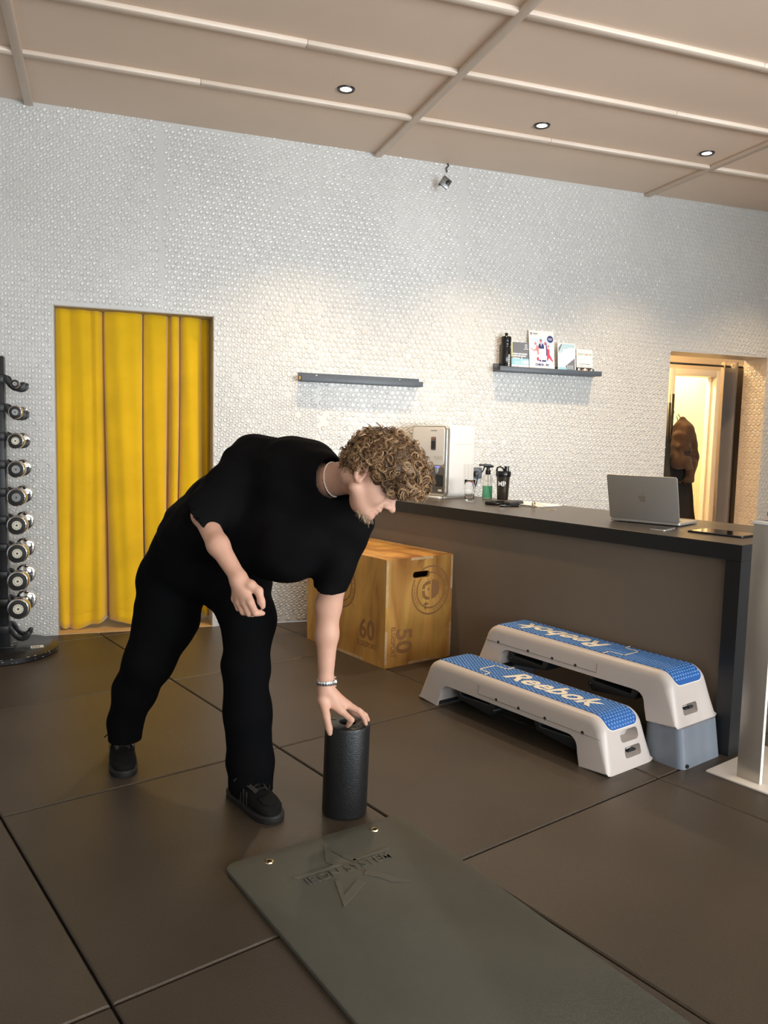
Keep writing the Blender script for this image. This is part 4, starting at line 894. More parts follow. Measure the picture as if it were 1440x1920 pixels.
def make_deck(name, loc, rz, lab, latch_both):
    d = thing(name, loc, rz, lab, 'step deck', 'step decks')
    body = bm_obj('deck_shell', deck_body(), m_dk, d, True)
    # recesses in the end walls
    cuts = []
    for end in (0, 1):
        yc = 0 if end == 0 else DL; sg = 1 if end == 0 else -1
        ax = 0 if end else 0.0
        c1 = prism('cut', rrect(.100, .040, .010, 4, .030, .062), yc-.01 if end == 0 else yc-.060, yc+.060 if end == 0 else yc+.01, None, d, plane='XZ'); cuts.append(c1)
        if end == 0: cuts.append(prism('cut', rrect(.112, .044, .016, 4, .026, .122), yc-.01, yc+.085, None, d, plane='XZ'))
    carve(body, cuts); body.data.materials.clear(); body.data.materials.append(m_dk)
    body.data.polygons.foreach_set('use_smooth', [True]*len(body.data.polygons)); body.data.set_sharp_from_angle(angle=math.radians(38))
    for end in (0, 1):
        yc = .020 if end == 0 else DL-.036
        box('latch', .006, .056, yc, yc+.016, .058, .066, m_leg, d, bevel=.002); box('latch_tab', .012, .04, yc-.002 if end == 0 else yc+.014, yc+.006 if end == 0 else yc+.022, .064, .073, m_leg, d, bevel=.002)
    strip('mat_border', .196, .002, TL-.002, .0006, m_cream, d, rc=.036)
    mt_ = strip('blue_mat', .190, .005, TL-.005, .0018, m_blue, d, rc=.033)
    # raised dots
    dv, df = [], []; pitch = .0172; ns_ = int((TL-.03)/pitch*1.06)
    for i in range(int((TL-.024)/(pitch*.82))):
        s = .016+i*pitch*.82
        for j in range(11):
            x = (j-5+(.5 if i % 2 else 0))*pitch
            e = min(s-.005, TL-.005-s); lim = .086 if e > .033 else .086-.033+math.sqrt(max(0, .033**2-(.033-e)**2))
            if abs(x) > lim: continue
            p, n_ = on_top(s, .0016); t2 = np.array([n_[1], -n_[0]]); b0 = len(dv)
            for rr, hh_ in ((.0062, 0), (.0042, .0022)):
                for k in range(7):
                    a = 2*PI*k/7; q = p+t2*rr*math.sin(a)+n_*hh_; dv.append((x+rr*math.cos(a), q[0], q[1]))
            q = p+n_*.0029; dv.append((x, q[0], q[1]))
            for k in range(7):
                k2 = (k+1) % 7; df.append((b0+k, b0+k2, b0+7+k2, b0+7+k)); df.append((b0+7+k, b0+7+k2, b0+14))
    o = mesh_obj('mat_dots', dv, df, m_blued, d, True); o['kind'] = 'stuff'
    # lettering and bracket mark: reads along -y
    zt_ = DH+.0040
    text_mesh('mat_lettering', 'Reebok', .150, m_cream, d, frame_mat((.0, .42, zt_), (0, -1, 0), (1, 0, 0)), ext=.0004, shear=.30, offset=.0035, sx=1.02)
    br = [(-.095, .712), (-.056, .716), (-.056, .787), (.050, .787), (.050, .714), (.095, .716)]
    vs, fs = [], []
    for i in range(len(br)-1):
        (xa, ya), (xb, yb) = br[i], br[i+1]; L_ = math.hypot(xb-xa, yb-ya); tx, ty = (xb-xa)/L_*.004, (yb-ya)/L_*.004; b0 = len(vs)
        vs += [(xa-tx-ty, ya-ty+tx, zt_), (xa-tx+ty, ya-ty-tx, zt_), (xb+tx+ty, yb+ty-tx, zt_), (xb+tx-ty, yb+ty+tx, zt_)]; fs.append((b0, b0+1, b0+2, b0+3))
    mesh_obj('mat_mark', vs, fs, m_cream, d)
    # seam lines and screw sockets on both long sides
    for sd in (-1, 1):
        def side(u, z, out=.0006): return (sd*(DW/2*(1-.13*z/DH)+out), u, z)
        y_s = .712
        tube('seam', [side(.05, .128), side(.2, .128), side(.4, .128), side(y_s, .128), side(y_s, .15), side(y_s, .166)], .0011, m_dg, d, 4)
        for u in (.60, .47, .325, .135): 
            lathe('screw_socket', [(0, .0004), (.0045, .0004), (.0062, .0012), (.0075, .0006), (.0078, 0)], m_leg, d, 14, loc=side(u, .131, -.0002), rot=(0, sd*PI/2, 0), closed=False)
    # folding legs inside the arch
    for y0, y1 in ((.17, .42), (.64, .90)):
        lg_ = prism('folding_leg', [(y0, .108), (y0+.02, .108), (y0+.03, .078), (y1-.04, .070), (y1-.035, .098), (y1, .092), (y1-.02, .05), (y0+.03, .03), (y0+.01, .045)], -.095, .095, m_leg, d, bevel=.003, plane='YZ')
        tube('leg_edge', [(-.0965, y0+.02, .105), (-.0965, y0+.03, .079), (-.0965, y1-.04, .071), (-.0965, y1-.034, .097)], .0016, M('leg_edge_grey', (.12, .13, .13), rough=.3) if 'leg_edge_grey' not in bpy.data.materials else bpy.data.materials['leg_edge_grey'], lg_, 5)
        tube('pivot', [(-.10, y0+.012, .06), (.10, y0+.012, .06)], .007, m_leg, lg_, 10)
    box('underside', -DW/2+.03, DW/2-.03, .15, DL-.15, .100, .104, m_leg, d)
    for y0 in (.138, DL-.142): box('inner_wall', -DW/2+.012, DW/2-.012, y0, y0+.004, .004, .10, m_leg, d)
    return d
d1_ = make_deck('step_deck', ab(1.757, 2.598), RAB, 'low blue topped step deck nearest the camera', True)
d2_ = make_deck('step_deck', ab(1.668+DL-.004, 2.890, .152), RAB+PI, 'raised blue topped step deck on grey risers against the counter', False)
# riser feet under the raised deck are parts of it
for y0, y1 in ((-.012, .150), (DL-.150, DL+.012)):
    bm = bmesh.new(); bm_box(bm, -DW/2+.010, DW/2-.010, y0, y1, -.152, .003)
    for v in bm.verts:
        if v.co.z < -.1:
            v.co.x *= 1.03
            if (y0 < 0 and v.co.y < .05): v.co.y -= .022
            if (y0 > 0 and v.co.y > DL-.05): v.co.y += .022
    bmesh.ops.bevel(bm, geom=[e for e in bm.edges if abs(e.verts[0].co.z-e.verts[1].co.z) > .05], offset=.03, segments=5, affect='EDGES', profile=.5)
    o = bm_obj('riser', bm, m_riser, d2_, True); o.data.set_sharp_from_angle(angle=math.radians(40))
    yy = (y0-.02) if y0 < 0 else (y1+.02)
    lathe('rubber_stop', [(0, 0), (.008, 0), (.008, .006), (0, .006)], m_leg, d2_, 12, loc=(DW/2-.035, yy if y0 < 0 else yy, -.14), rot=(PI/2 if y0 < 0 else -PI/2, 0, 0))

# ================================================================== MAT AND ROLLER
m_mat = M('grey_green_foam', (.078, .077, .062), rough=.62, var=.10, scale=3.0, spec=.35)
nt, bs = nodes_of(m_mat)   # fine cross ribbing
tc = nt.nodes.new('ShaderNodeTexCoord'); w1 = nt.nodes.new('ShaderNodeTexWave'); w1.bands_direction = 'X'; w1.inputs['Scale'].default_value = 75; w2 = nt.nodes.new('ShaderNodeTexWave'); w2.bands_direction = 'Y'; w2.inputs['Scale'].default_value = 75
ad = nt.nodes.new('ShaderNodeMath'); ad.operation = 'ADD'; bmpn = nt.nodes.new('ShaderNodeBump'); bmpn.inputs['Strength'].default_value = .35; bmpn.inputs['Distance'].default_value = .001
nt.links.new(tc.outputs['Object'], w1.inputs['Vector']); nt.links.new(tc.outputs['Object'], w2.inputs['Vector']); nt.links.new(w1.outputs['Fac'], ad.inputs[0]); nt.links.new(w2.outputs['Fac'], ad.inputs[1]); nt.links.new(ad.outputs[0], bmpn.inputs['Height']); nt.links.new(bmpn.outputs['Normal'], bs.inputs['Normal'])
m_emb = M('embossed_foam', (.070, .069, .056), rough=.5, spec=.4)
mt = thing('exercise_mat', ab(1.988, 1.303), RAB+math.radians(-3.9), 'grey green foam exercise mat with embossed star and two eyelets', 'mat')
MW, ML, MT_ = .615, 1.75, .014
mb = prism('foam', rrect(MW, ML, .035, 7, 0, -ML/2), 0, MT_, m_mat, mt, bevel=.003)
holes = [prism('cut', [(cx_+.008*math.cos(k*PI/8), -.052+.008*math.sin(k*PI/8)) for k in range(16)], -.02, .05, None, mt) for cx_ in (-.186, .182)]; carve(mb, holes)
m_brass = M('brass_eyelet', (.85, .68, .40), rough=.18, metal=1.0)
for cx_ in (-.186, .182): lathe('eyelet', [(.0075, -.002), (.0078, .0015), (.010, .0026), (.0128, .0018), (.0135, 0)], m_brass, mt, 28, loc=(cx_, -.052, MT_), closed=False)
def emb(name, poly): return prism(name, poly, MT_-.001, MT_+.0024, m_emb, mt, bevel=.0006, seg=1)
# star in (x, y) of the mat: bands of a five pointed star broken by the lettering
emb('embossed_star', [(-.003, -.052), (-.049, -.143), (-.036, -.170), (-.003, -.094), (.012, -.155), (.022, -.180), (.040, -.182), (.018, -.137)])
emb('embossed_star', [(-.170, -.168), (-.020, -.168), (-.015, -.178), (-.160, -.180)])
emb('embossed_star', [(.022, -.180), (.150, -.178), (.160, -.168), (.030, -.170)])
emb('embossed_star', [(-.075, -.242), (-.117, -.362), (-.002, -.292), (-.015, -.268), (-.088, -.315), (-.058, -.240)])
emb('embossed_star', [(.032, -.238), (.058, -.268), (.112, -.360), (.060, -.330), (.040, -.290), (.012, -.258)])
text_mesh('embossed_lettering', 'IRON SYSTEM', .046, m_emb, mt, frame_mat((-.003, -.207, MT_), (1, 0, 0), (0, 1, 0)), ext=.0030, offset=.0010, sx=1.02)

m_roll = M('black_epp_foam', (.009, .009, .0095), rough=.38, spec=.5, bump=.5, bscale=220)
rl = thing('foam_roller', (.762, 2.466, 0.0005), .3, 'black foam roller standing upright on the floor under the hand', 'roller')
rl.rotation_euler = (0, math.radians(1.2), 0)
lathe('foam', [(.028, .0), (.068, 0), (.0745, .004), (.0755, .010), (.0755, .298), (.0735, .305), (.068, .308), (.030, .308), (.027, .305), (.0265, .02), (.028, .0)], m_roll, rl, 64, closed=False)
for a in (2.5, -.5, 1.0): 
    box('groove', -.010, .010, -.0022, .0022, .3078, .3086, m_dark, rl, loc=(.052*math.cos(a), .052*math.sin(a), 0), rot=(0, 0, a+.4))
# ================================================================== HALL THINGS
m_gc = M('grey_brown_drape', (.20, .165, .135), rough=.7, sheen=.3, var=.06, scale=4)
hc_ = thing('curtain', (5.19, 5.56, 0), 0, 'grey brown eyelet curtain drawn aside in the hall opening', 'curtain')
n = 60; vs = []; fs = []
for iz in range(20):
    v = iz/19; z = .03+v*1.93
    for k in range(n):
        u = k/(n-1); x = -.17+.31*u+.004*math.sin(6*v); y = .055*math.sin(u*2*PI*2.1-.9)*(1-.12*(1-v))+.02*u; vs.append((x, y, z))
for iz in range(19):
    for k in range(n-1): fs.append((iz*n+k, iz*n+k+1, (iz+1)*n+k+1, (iz+1)*n+k))
o = mesh_obj('cloth', vs, fs, m_gc, hc_, True); sd = o.modifiers.new('s', 'SOLIDIFY'); sd.thickness = .003
tube('rod', [(-1.05, 0, 1.925), (.35, 0, 1.925)], .009, m_black, hc_, 10)
for x, y in ((-.105, -.052), (.035, -.045), (.115, .05)):
    lathe('grommet', [(.013, -.003), (.020, -.003), (.022, 0), (.020, .003), (.013, .003)], m_chrome, hc_, 20, loc=(x, y-.004, 1.925), rot=(PI/2, 0, 0), closed=False)
cs = thing('coat_stand', (4.86, 5.97, 0), 0.4, 'black wooden coat stand in the hall', 'coat stand')
tube('stem', [(0, 0, .02), (0, 0, 1.70)], .019, m_black, cs, 14)
tube('stem_branch', [(-.05, .0, .02), (-.045, 0, .9), (-.05, 0, 1.62)], .016, m_black, cs, 12)
for k in range(4):
    a = k*PI/2+.4; tube('foot', [(0, 0, .12), (.16*math.cos(a), .16*math.sin(a), .05), (.24*math.cos(a), .24*math.sin(a), .012)], .014, m_black, cs, 8)
for k, z in enumerate((1.52, 1.56, 1.40, 1.44, 1.25)):
    a = k*2.2+.3; tube('peg', [(0, 0, z-.05), (.05*math.cos(a), .05*math.sin(a), z-.01), (.075*math.cos(a), .075*math.sin(a), z+.03)], .010, m_black, cs, 8)
HEADO = [0.7299, 2.2438, 1.1453]
HF = [0.7162, -0.3183, -0.6211]
HU = [0.6127, -0.1392, 0.7779]
HS = [-0.3341, -0.9377, 0.0953]
CAMR = [0.9425, -0.3333, 0.0243] ; CAMD = [-0.009, -0.0979, -0.9952] ; CAMF = [0.3341, 0.9377, -0.0953]
J = {
    'sp_low': (0.3349, 2.9663, 0.8785), 'sp_mid': (0.4261, 2.8253, 0.9650), 'sp_up': (0.6117, 2.5598, 1.1015), 'sh_r': (0.5028, 2.6763, 1.1316), 
    'sh_l': (0.7194, 2.4465, 0.9941), 'belly': (0.5727, 2.5357, 0.9374), 'belly2': (0.4757, 2.6771, 0.9398), 'hem1': (0.5809, 2.5065, 0.8887), 
    'hem2': (0.6607, 2.4607, 0.9279), 'hem3': (0.5144, 2.5922, 0.8692), 'slr0': (0.4840, 2.6540, 1.1611), 'slr1': (0.3308, 2.6024, 1.0082), 
    'sll0': (0.7390, 2.4280, 0.9856), 'sll1': (0.6966, 2.4575, 0.7601), 'neck0': (0.6504, 2.5143, 1.1045), 'neck1': (0.7179, 2.2911, 1.1382), 
    'collar': (0.6784, 2.4101, 1.1213), 'pel': (0.3211, 3.0158, 0.7920), 'hip_r': (0.2542, 3.0733, 0.7035), 'thr': (0.2243, 3.0164, 0.5638), 
    'kn_r': (0.1589, 2.9820, 0.4155), 'shr': (0.1117, 3.0394, 0.2906), 'an_r': (0.0782, 3.0912, 0.1584), 'ft_r': (0.0759, 3.1027, 0.0536), 
    'hip_l': (0.4544, 2.8768, 0.7311), 'thl': (0.4800, 2.7279, 0.6154), 'kn_l': (0.4562, 2.6365, 0.4719), 'shl': (0.4599, 2.6197, 0.3192), 
    'an_l': (0.4721, 2.6296, 0.1454), 'ft_l': (0.4782, 2.6378, 0.0365), 'el_r': (0.3083, 2.5982, 0.9932), 'fa_r': (0.3404, 2.4825, 0.9115), 
    'wr_r': (0.3884, 2.3978, 0.8240), 'el_l': (0.6979, 2.4779, 0.7030), 'fa_l': (0.6921, 2.4704, 0.6090), 'wr_l': (0.6876, 2.4576, 0.4664), 
    'lh0': (0.6872, 2.4541, 0.4316), 'lh_im': (0.7315, 2.4209, 0.3651), 'lh_mm': (0.7538, 2.4356, 0.3778), 'lh_rm': (0.7659, 2.4627, 0.3713), 
    'lh_pm': (0.7677, 2.4926, 0.3574), 'li1': (0.7595, 2.3978, 0.3400), 'lm1': (0.7902, 2.4157, 0.3613), 'lr1': (0.8057, 2.4459, 0.3458), 
    'lp1': (0.7975, 2.4895, 0.3261), 'lt0': (0.6761, 2.4442, 0.4000), 'lt1': (0.6789, 2.4122, 0.3571), 'lt2': (0.6840, 2.3960, 0.3198), 
    'lt3': (0.6862, 2.3936, 0.3045), 'li2': (0.7524, 2.4145, 0.3150), 'lm2': (0.8156, 2.4168, 0.3150), 'lr2': (0.8332, 2.4478, 0.3150), 
    'lp2': (0.8192, 2.4857, 0.3160), 'rh0': (0.3906, 2.3909, 0.8154), 'rk_i': (0.4167, 2.3437, 0.7582), 'rk_m': (0.4033, 2.3584, 0.7509), 
    'rk_r': (0.3892, 2.3793, 0.7489), 'rk_p': (0.3802, 2.4045, 0.7556), 'ri1': (0.4297, 2.3253, 0.7275), 'ri2': (0.4535, 2.3324, 0.7231), 
    'rm1': (0.4134, 2.3414, 0.7232), 'rm2': (0.4284, 2.3618, 0.7146), 'rr1': (0.3994, 2.3623, 0.7226), 'rr2': (0.4127, 2.3833, 0.7139), 
    'rp1': (0.3899, 2.3929, 0.7279), 'rp2': (0.4062, 2.4127, 0.7178), 'rt0': (0.4213, 2.3627, 0.8030), 'rt1': (0.4429, 2.3482, 0.7886), 
    'rt2': (0.4493, 2.3375, 0.7580), 'rt3': (0.4537, 2.3345, 0.7437), }
J = {k: np.array(v) for k, v in J.items()}
HEADO, HF, HU, HS = (np.array(v) for v in (HEADO, HF, HU, HS))
# ================================================================== implicit surfaces for soft bodies
class Field:
    def __init__(s, lo, hi, h):
        s.h = h; s.lo = np.array(lo, float); s.n = np.ceil((np.array(hi)-s.lo)/h).astype(int)+1
        s.D = np.full(s.n, .06, np.float32)
        s.ax = [(s.lo[i]+h*np.arange(s.n[i])).astype(np.float32) for i in range(3)]
    def sub(s, lo, hi):
        a = np.clip(np.floor((np.array(lo)-s.lo)/s.h).astype(int), 0, s.n-1); b = np.clip(np.ceil((np.array(hi)-s.lo)/s.h).astype(int)+1, 1, s.n)
        sl = tuple(slice(a[i], b[i]) for i in range(3)); g = np.meshgrid(*[s.ax[i][sl[i]] for i in range(3)], indexing='ij', sparse=True); return sl, g
    def put(s, sl, d, k, op):
        A_ = s.D[sl]
        if op == 'add':
            if k > 0:
                t = np.clip(.5+.5*(A_-d)/k, 0, 1); s.D[sl] = A_*(1-t)+d*t-k*t*(1-t)
            else: s.D[sl] = np.minimum(A_, d)
        else:
            d = -d
            if k > 0:
                t = np.clip(.5+.5*(d-A_)/k, 0, 1); s.D[sl] = A_*(1-t)+d*t+k*t*(1-t)
            else: s.D[sl] = np.maximum(A_, d)
    def cap(s, a, b, ra, rb, k=.02, op='add', cut=None, fl=None):
        # tapered capsule; fl = (unit axis, factor) squashes it along that axis; cut = (point, normal) trims it
        a, b = np.array(a, float), np.array(b, float); m = max(ra, rb)*1.35+.055
        sl, g = s.sub(np.minimum(a, b)-m, np.maximum(a, b)+m)
        d_ = b-a; L2 = max(float(d_@d_), 1e-12)
        px, py_, pz_ = g[0]-a[0], g[1]-a[1], g[2]-a[2]
        t = np.clip((px*d_[0]+py_*d_[1]+pz_*d_[2])/L2, 0, 1)
        qx, qy, qz = px-t*d_[0], py_-t*d_[1], pz_-t*d_[2]
        if fl is not None:
            u, f = np.array(fl[0], float), fl[1]; c = (qx*u[0]+qy*u[1]+qz*u[2])*(1/f-1); qx, qy, qz = qx+c*u[0], qy+c*u[1], qz+c*u[2]
        d = np.sqrt(qx*qx+qy*qy+qz*qz)-(ra+(rb-ra)*t)
        if cut is not None:
            c0, cn_ = np.array(cut[0], float), np.array(cut[1], float); cn_ = cn_/np.linalg.norm(cn_)
            pl = (g[0]-c0[0])*cn_[0]+(g[1]-c0[1])*cn_[1]+(g[2]-c0[2])*cn_[2]; d = np.maximum(d, pl)
        s.put(sl, d.astype(np.float32), k, op)
    def ell(s, c, axes, rad, k=.02, op='add'):
        c = np.array(c, float); m = max(rad)+.055; sl, g = s.sub(c-m, c+m); q = 0
        for u, r_ in zip(axes, rad):
            u = np.array(u, float); q = q+(((g[0]-c[0])*u[0]+(g[1]-c[1])*u[1]+(g[2]-c[2])*u[2])/r_)**2
        k0 = np.sqrt(q); d = (k0-1)*min(rad)*.5+(k0-1)*np.mean(rad)*.5
        s.put(sl, d.astype(np.float32), k, op)
    def folds(s, waves):
        g = np.meshgrid(*s.ax, indexing='ij', sparse=True)
        for (dx, dy, dz, fr, ph, amp, wx) in waves:
            s.D += (amp*np.sin((g[0]*dx+g[1]*dy+g[2]*dz)*fr+ph+wx*np.sin(g[2]*17+g[0]*11))).astype(np.float32)
    def mesh(s, name):
        D = s.D; S = D < 0
        n = s.n; c = [S[i:n[0]-1+i, j:n[1]-1+j, k:n[2]-1+k] for i in (0, 1) for j in (0, 1) for k in (0, 1)]
        cnt = np.zeros(c[0].shape, np.uint8)
        for q in c: cnt += q
        act = (cnt > 0) & (cnt < 8); ii = np.stack(np.nonzero(act), 1)
        off = np.array([(i, j, k) for i in (0, 1) for j in (0, 1) for k in (0, 1)])
        V8 = np.stack([D[ii[:, 0]+o_[0], ii[:, 1]+o_[1], ii[:, 2]+o_[2]] for o_ in off], 1)
        acc = np.zeros((len(ii), 3)); num = np.zeros(len(ii))
        for a in range(8):
            for b in range(a+1, 8):
                if np.abs(off[a]-off[b]).sum() != 1: continue
                va, vb = V8[:, a], V8[:, b]; m = (va < 0) != (vb < 0)
                t = np.where(m, va/np.where(m, va-vb, 1), 0); pnt = off[a][None]+t[:, None]*(off[b]-off[a])[None]
                acc += pnt*m[:, None]; num += m
        co = s.lo+(ii+acc/num[:, None])*s.h
        idx = np.full(cnt.shape, -1, np.int32); idx[act] = np.arange(len(ii))
        F = []
        for ax in range(3):
            s0 = [slice(None)]*3; s1 = [slice(None)]*3; s0[ax] = slice(0, -1); s1[ax] = slice(1, None)
            df = S[tuple(s0)] != S[tuple(s1)]; e = np.stack(np.nonzero(df), 1)
            b, c_ = [(1, 2), (2, 0), (0, 1)][ax]
            ok = (e[:, b] > 0) & (e[:, c_] > 0) & (e[:, b] < n[b]-1) & (e[:, c_] < n[c_]-1); e = e[ok]
            ins = S[e[:, 0], e[:, 1], e[:, 2]]
            def cell(db, dc):
                q = e.copy(); q[:, b] += db; q[:, c_] += dc; return idx[q[:, 0], q[:, 1], q[:, 2]]
            f = np.stack([cell(-1, -1), cell(0, -1), cell(0, 0), cell(-1, 0)], 1); f[~ins] = f[~ins][:, ::-1]; F.append(f)
        F = np.concatenate(F); F = F[(F >= 0).all(1)]
        me = bpy.data.meshes.new(name); me.vertices.add(len(co)); me.vertices.foreach_set('co', co.ravel().astype(np.float32))
        me.loops.add(F.size); me.loops.foreach_set('vertex_index', F.ravel().astype(np.int32)); me.polygons.add(len(F))
        me.polygons.foreach_set('loop_start', (np.arange(len(F))*4).astype(np.int32)); me.polygons.foreach_set('use_smooth', np.ones(len(F), bool)); me.update(); me.validate(); return me
def lerp(a, b, t): return a+(b-a)*t
def unit(v): v = np.array(v, float); return v/np.linalg.norm(v)

# ================================================================== PERSON
m_skin = M('skin', (.58, .33, .235), rough=.48, sss=.08, var=.06, scale=14, spec=.4)
m_tee = M('black_jersey', (.0042, .0038, .0042), rough=.85, spec=.08)
m_trs = M('black_trouser_cloth', (.003, .003, .0034), rough=.9, spec=.06)
m_shoe = M('black_suede', (.0035, .0032, .003), rough=.85, spec=.2); m_sole = M('dark_rubber_sole', (.012, .011, .010), rough=.6, spec=.3); m_lace = M('black_lace', (.005, .005, .005), rough=.8); m_patch = M('dark_leather_patch', (.020, .018, .016), rough=.4)

def hp(f, u, s_): return HEADO+HF*f+HU*u+HS*s_
B_ = Field((-.02, 2.12, .0), (1.12, 3.25, 1.40), .0038)
HA = (HF, HU, HS)
# head
B_.ell(hp(.006, .054, 0), HA, (.086, .088, .077), 0)
B_.ell(hp(.045, -.005, 0), HA, (.052, .092, .062), .02)
B_.ell(hp(.066, -.060, 0), HA, (.034, .034, .036), .02)
for sg in (-1, 1):
    B_.cap(hp(.008, -.042, sg*.046), hp(.072, -.076, sg*.020), .020, .016, .018)
    B_.ell(hp(.068, -.022, sg*.034), HA, (.026, .030, .024), .016)
B_.ell(hp(.092, -.079, 0), HA, (.016, .016, .020), .014)
B_.cap(hp(.090, .036, -.028), hp(.090, .036, .028), .013, .013, .014)
for sg in (-1, 1):
    B_.ell(hp(.103, .012, sg*.036), HA, (.012, .010, .014), .008, 'sub'); B_.ell(hp(.080, .010, sg*.034), HA, (.014, .0125, .014), .004)
    B_.cap(hp(.096, .0145, sg*.020), hp(.088, .008, sg*.046), .0032, .003, .004)
B_.ell(hp(.088, -.004, 0), HA, (.032, .040, .021), .012); B_.cap(hp(.090, .030, 0), hp(.127, -.020, 0), .0095, .0115, .012)
B_.ell(hp(.132, -.024, 0), HA, (.0115, .0105, .0115), .006)
for sg in (-1, 1):
    B_.ell(hp(.113, -.027, sg*.0125), HA, (.0125, .0085, .0075), .006); B_.ell(hp(.119, -.0355, sg*.006), HA, (.006, .004, .0035), .003, 'sub')
B_.ell(hp(.098, -.046, 0), HA, (.012, .016, .022), .010)
B_.cap(hp(.104, -.050, -.017), hp(.104, -.050, .017), .0045, .0045, .005); B_.ell(hp(.108, -.050, 0), HA, (.005, .005, .012), .004)
B_.cap(hp(.101, -.0605, -.015), hp(.101, -.0605, .015), .0052, .0052, .005); B_.ell(hp(.104, -.061, 0), HA, (.005, .0055, .011), .004)
B_.cap(hp(.1085, -.0556, -.020), hp(.1085, -.0556, .020), .0022, .0022, .002, 'sub')
for sg in (-1, 1):   # ears
    e0 = hp(-.006, .002, sg*.074); tilt = unit(HU*.97-HF*.24); EA = (unit(HF*.97+HU*.24), tilt, HS)
    B_.ell(e0, EA, (.0185, .031, .0095), .004)
    B_.ell(e0+HS*sg*.010+EA[0]*.002-tilt*.002, EA, (.0125, .022, .0125), .002, 'sub')
    B_.cap(e0+HS*sg*.004-EA[0]*.004+tilt*.012, e0+HS*sg*.004-EA[0]*.006-tilt*.012, .0035, .003, .003)
    B_.ell(e0-tilt*.026+EA[0]*.006, EA, (.009, .009, .006), .004)
# neck, trunk, legs (under the clothes)
B_.cap(J['neck0'], J['neck1'], .056, .050, .015); B_.cap(J['neck1'], hp(-.02, -.01, 0), .050, .048, .02)
B_.cap(J['sp_up'], J['sp_low'], .115, .12, .04); B_.cap(J['sh_r'], J['sh_l'], .06, .06, .04)
for a, b, ra, rb in (('pel', 'hip_r', .10, .09), ('hip_r', 'kn_r', .075, .055), ('kn_r', 'an_r', .050, .036), ('an_r', 'ft_r', .036, .036), ('pel', 'hip_l', .10, .09), ('hip_l', 'kn_l', .075, .055), ('kn_l', 'an_l', .05, .036), ('an_l', 'ft_l', .036, .036)): B_.cap(J[a], J[b], ra, rb, .03)
# arms
B_.cap(J['slr0'], J['el_r'], .050, .036, .02); B_.cap(J['el_r'], J['fa_r'], .034, .033, .02); B_.cap(J['fa_r'], J['wr_r'], .032, .0245, .02)
B_.cap(J['sll0'], J['el_l'], .052, .041, .02); B_.cap(J['el_l'], J['fa_l'], .040, .0365, .02); B_.cap(J['fa_l'], J['wr_l'], .036, .0245, .02); B_.cap(J['wr_l'], J['lh0'], .0245, .025, .01)
# left hand (on the roller): palm fan then fingers
for nm, r0, r1 in (('lh_im', .019, .0125), ('lh_mm', .019, .013), ('lh_rm', .018, .012), ('lh_pm', .017, .011)): B_.cap(J['lh0'], J[nm], r0, r1, .014)
B_.cap(J['lh0'], J['lt0'], .02, .018, .012); B_.cap(J['lt0'], J['lh_im'], .014, .010, .012)
def finger(pts, rs, k=.004):
    for q in range(len(pts)-1): B_.cap(pts[q], pts[q+1], rs[q], rs[q+1], k)
def bow(a, b, c, up, am=.004): return lerp(a, b, .5)+np.array(up)*am
mid = lambda a, b: (J[a]+J[b])/2
finger([J['lh_im'], J['li1'], lerp(J['li1'], J['li2'], .55), J['li2']], [.0115, .0098, .0088, .0074])
finger([J['lh_mm'], J['lm1'], lerp(J['lm1'], J['lm2'], .55)+np.array((.002, 0, .004)), J['lm2']], [.0118, .0100, .0088, .0072])
finger([J['lh_rm'], J['lr1'], lerp(J['lr1'], J['lr2'], .55)+np.array((.002, 0, .004)), J['lr2']], [.0112, .0095, .0084, .0070])
finger([J['lh_pm'], J['lp1'], lerp(J['lp1'], J['lp2'], .55), J['lp2']], [.0102, .0085, .0076, .0064])
finger([J['lt0'], J['lt1'], J['lt2'], J['lt3']], [.0165, .0122, .0108, .0085], .006)
# right hand hanging relaxed
for nm, r0, r1 in (('rk_i', .021, .0125), ('rk_m', .021, .013), ('rk_r', .020, .012), ('rk_p', .018, .0115)): B_.cap(J['rh0'], J[nm], r0, r1, .014)
B_.cap(J['wr_r'], J['rh0'], .0242, .025, .012)
finger([J['rk_i'], J['ri1'], lerp(J['ri1'], J['ri2'], .5), J['ri2']], [.0118, .0105, .0090, .0072]); finger([J['rk_m'], J['rm1'], J['rm2']], [.0118, .0102, .0085]); finger([J['rk_r'], J['rr1'], J['rr2']], [.0112, .0095, .008]); finger([J['rk_p'], J['rp1'], J['rp2']], [.0102, .0085, .0072])
finger([J['rh0'], J['rt0'], J['rt1'], J['rt2'], J['rt3']], [.020, .0165, .0125, .0108, .0082], .008)
# knuckle bumps
for nm in ('lh_im', 'lh_mm'): B_.ell(J[nm]+np.array((.002, -.001, .006)), np.eye(3), (.008, .008, .007), .006)
for nm in ('rk_i', 'rk_m', 'rk_r'): B_.ell(J[nm]-np.array(CAMF)*.006, np.eye(3), (.008, .008, .008), .006)
me = B_.mesh('person'); person = from_mesh('person', me, m_skin)
tag(person, 'curly haired person in black clothes bending down to the foam roller', 'person')
del B_
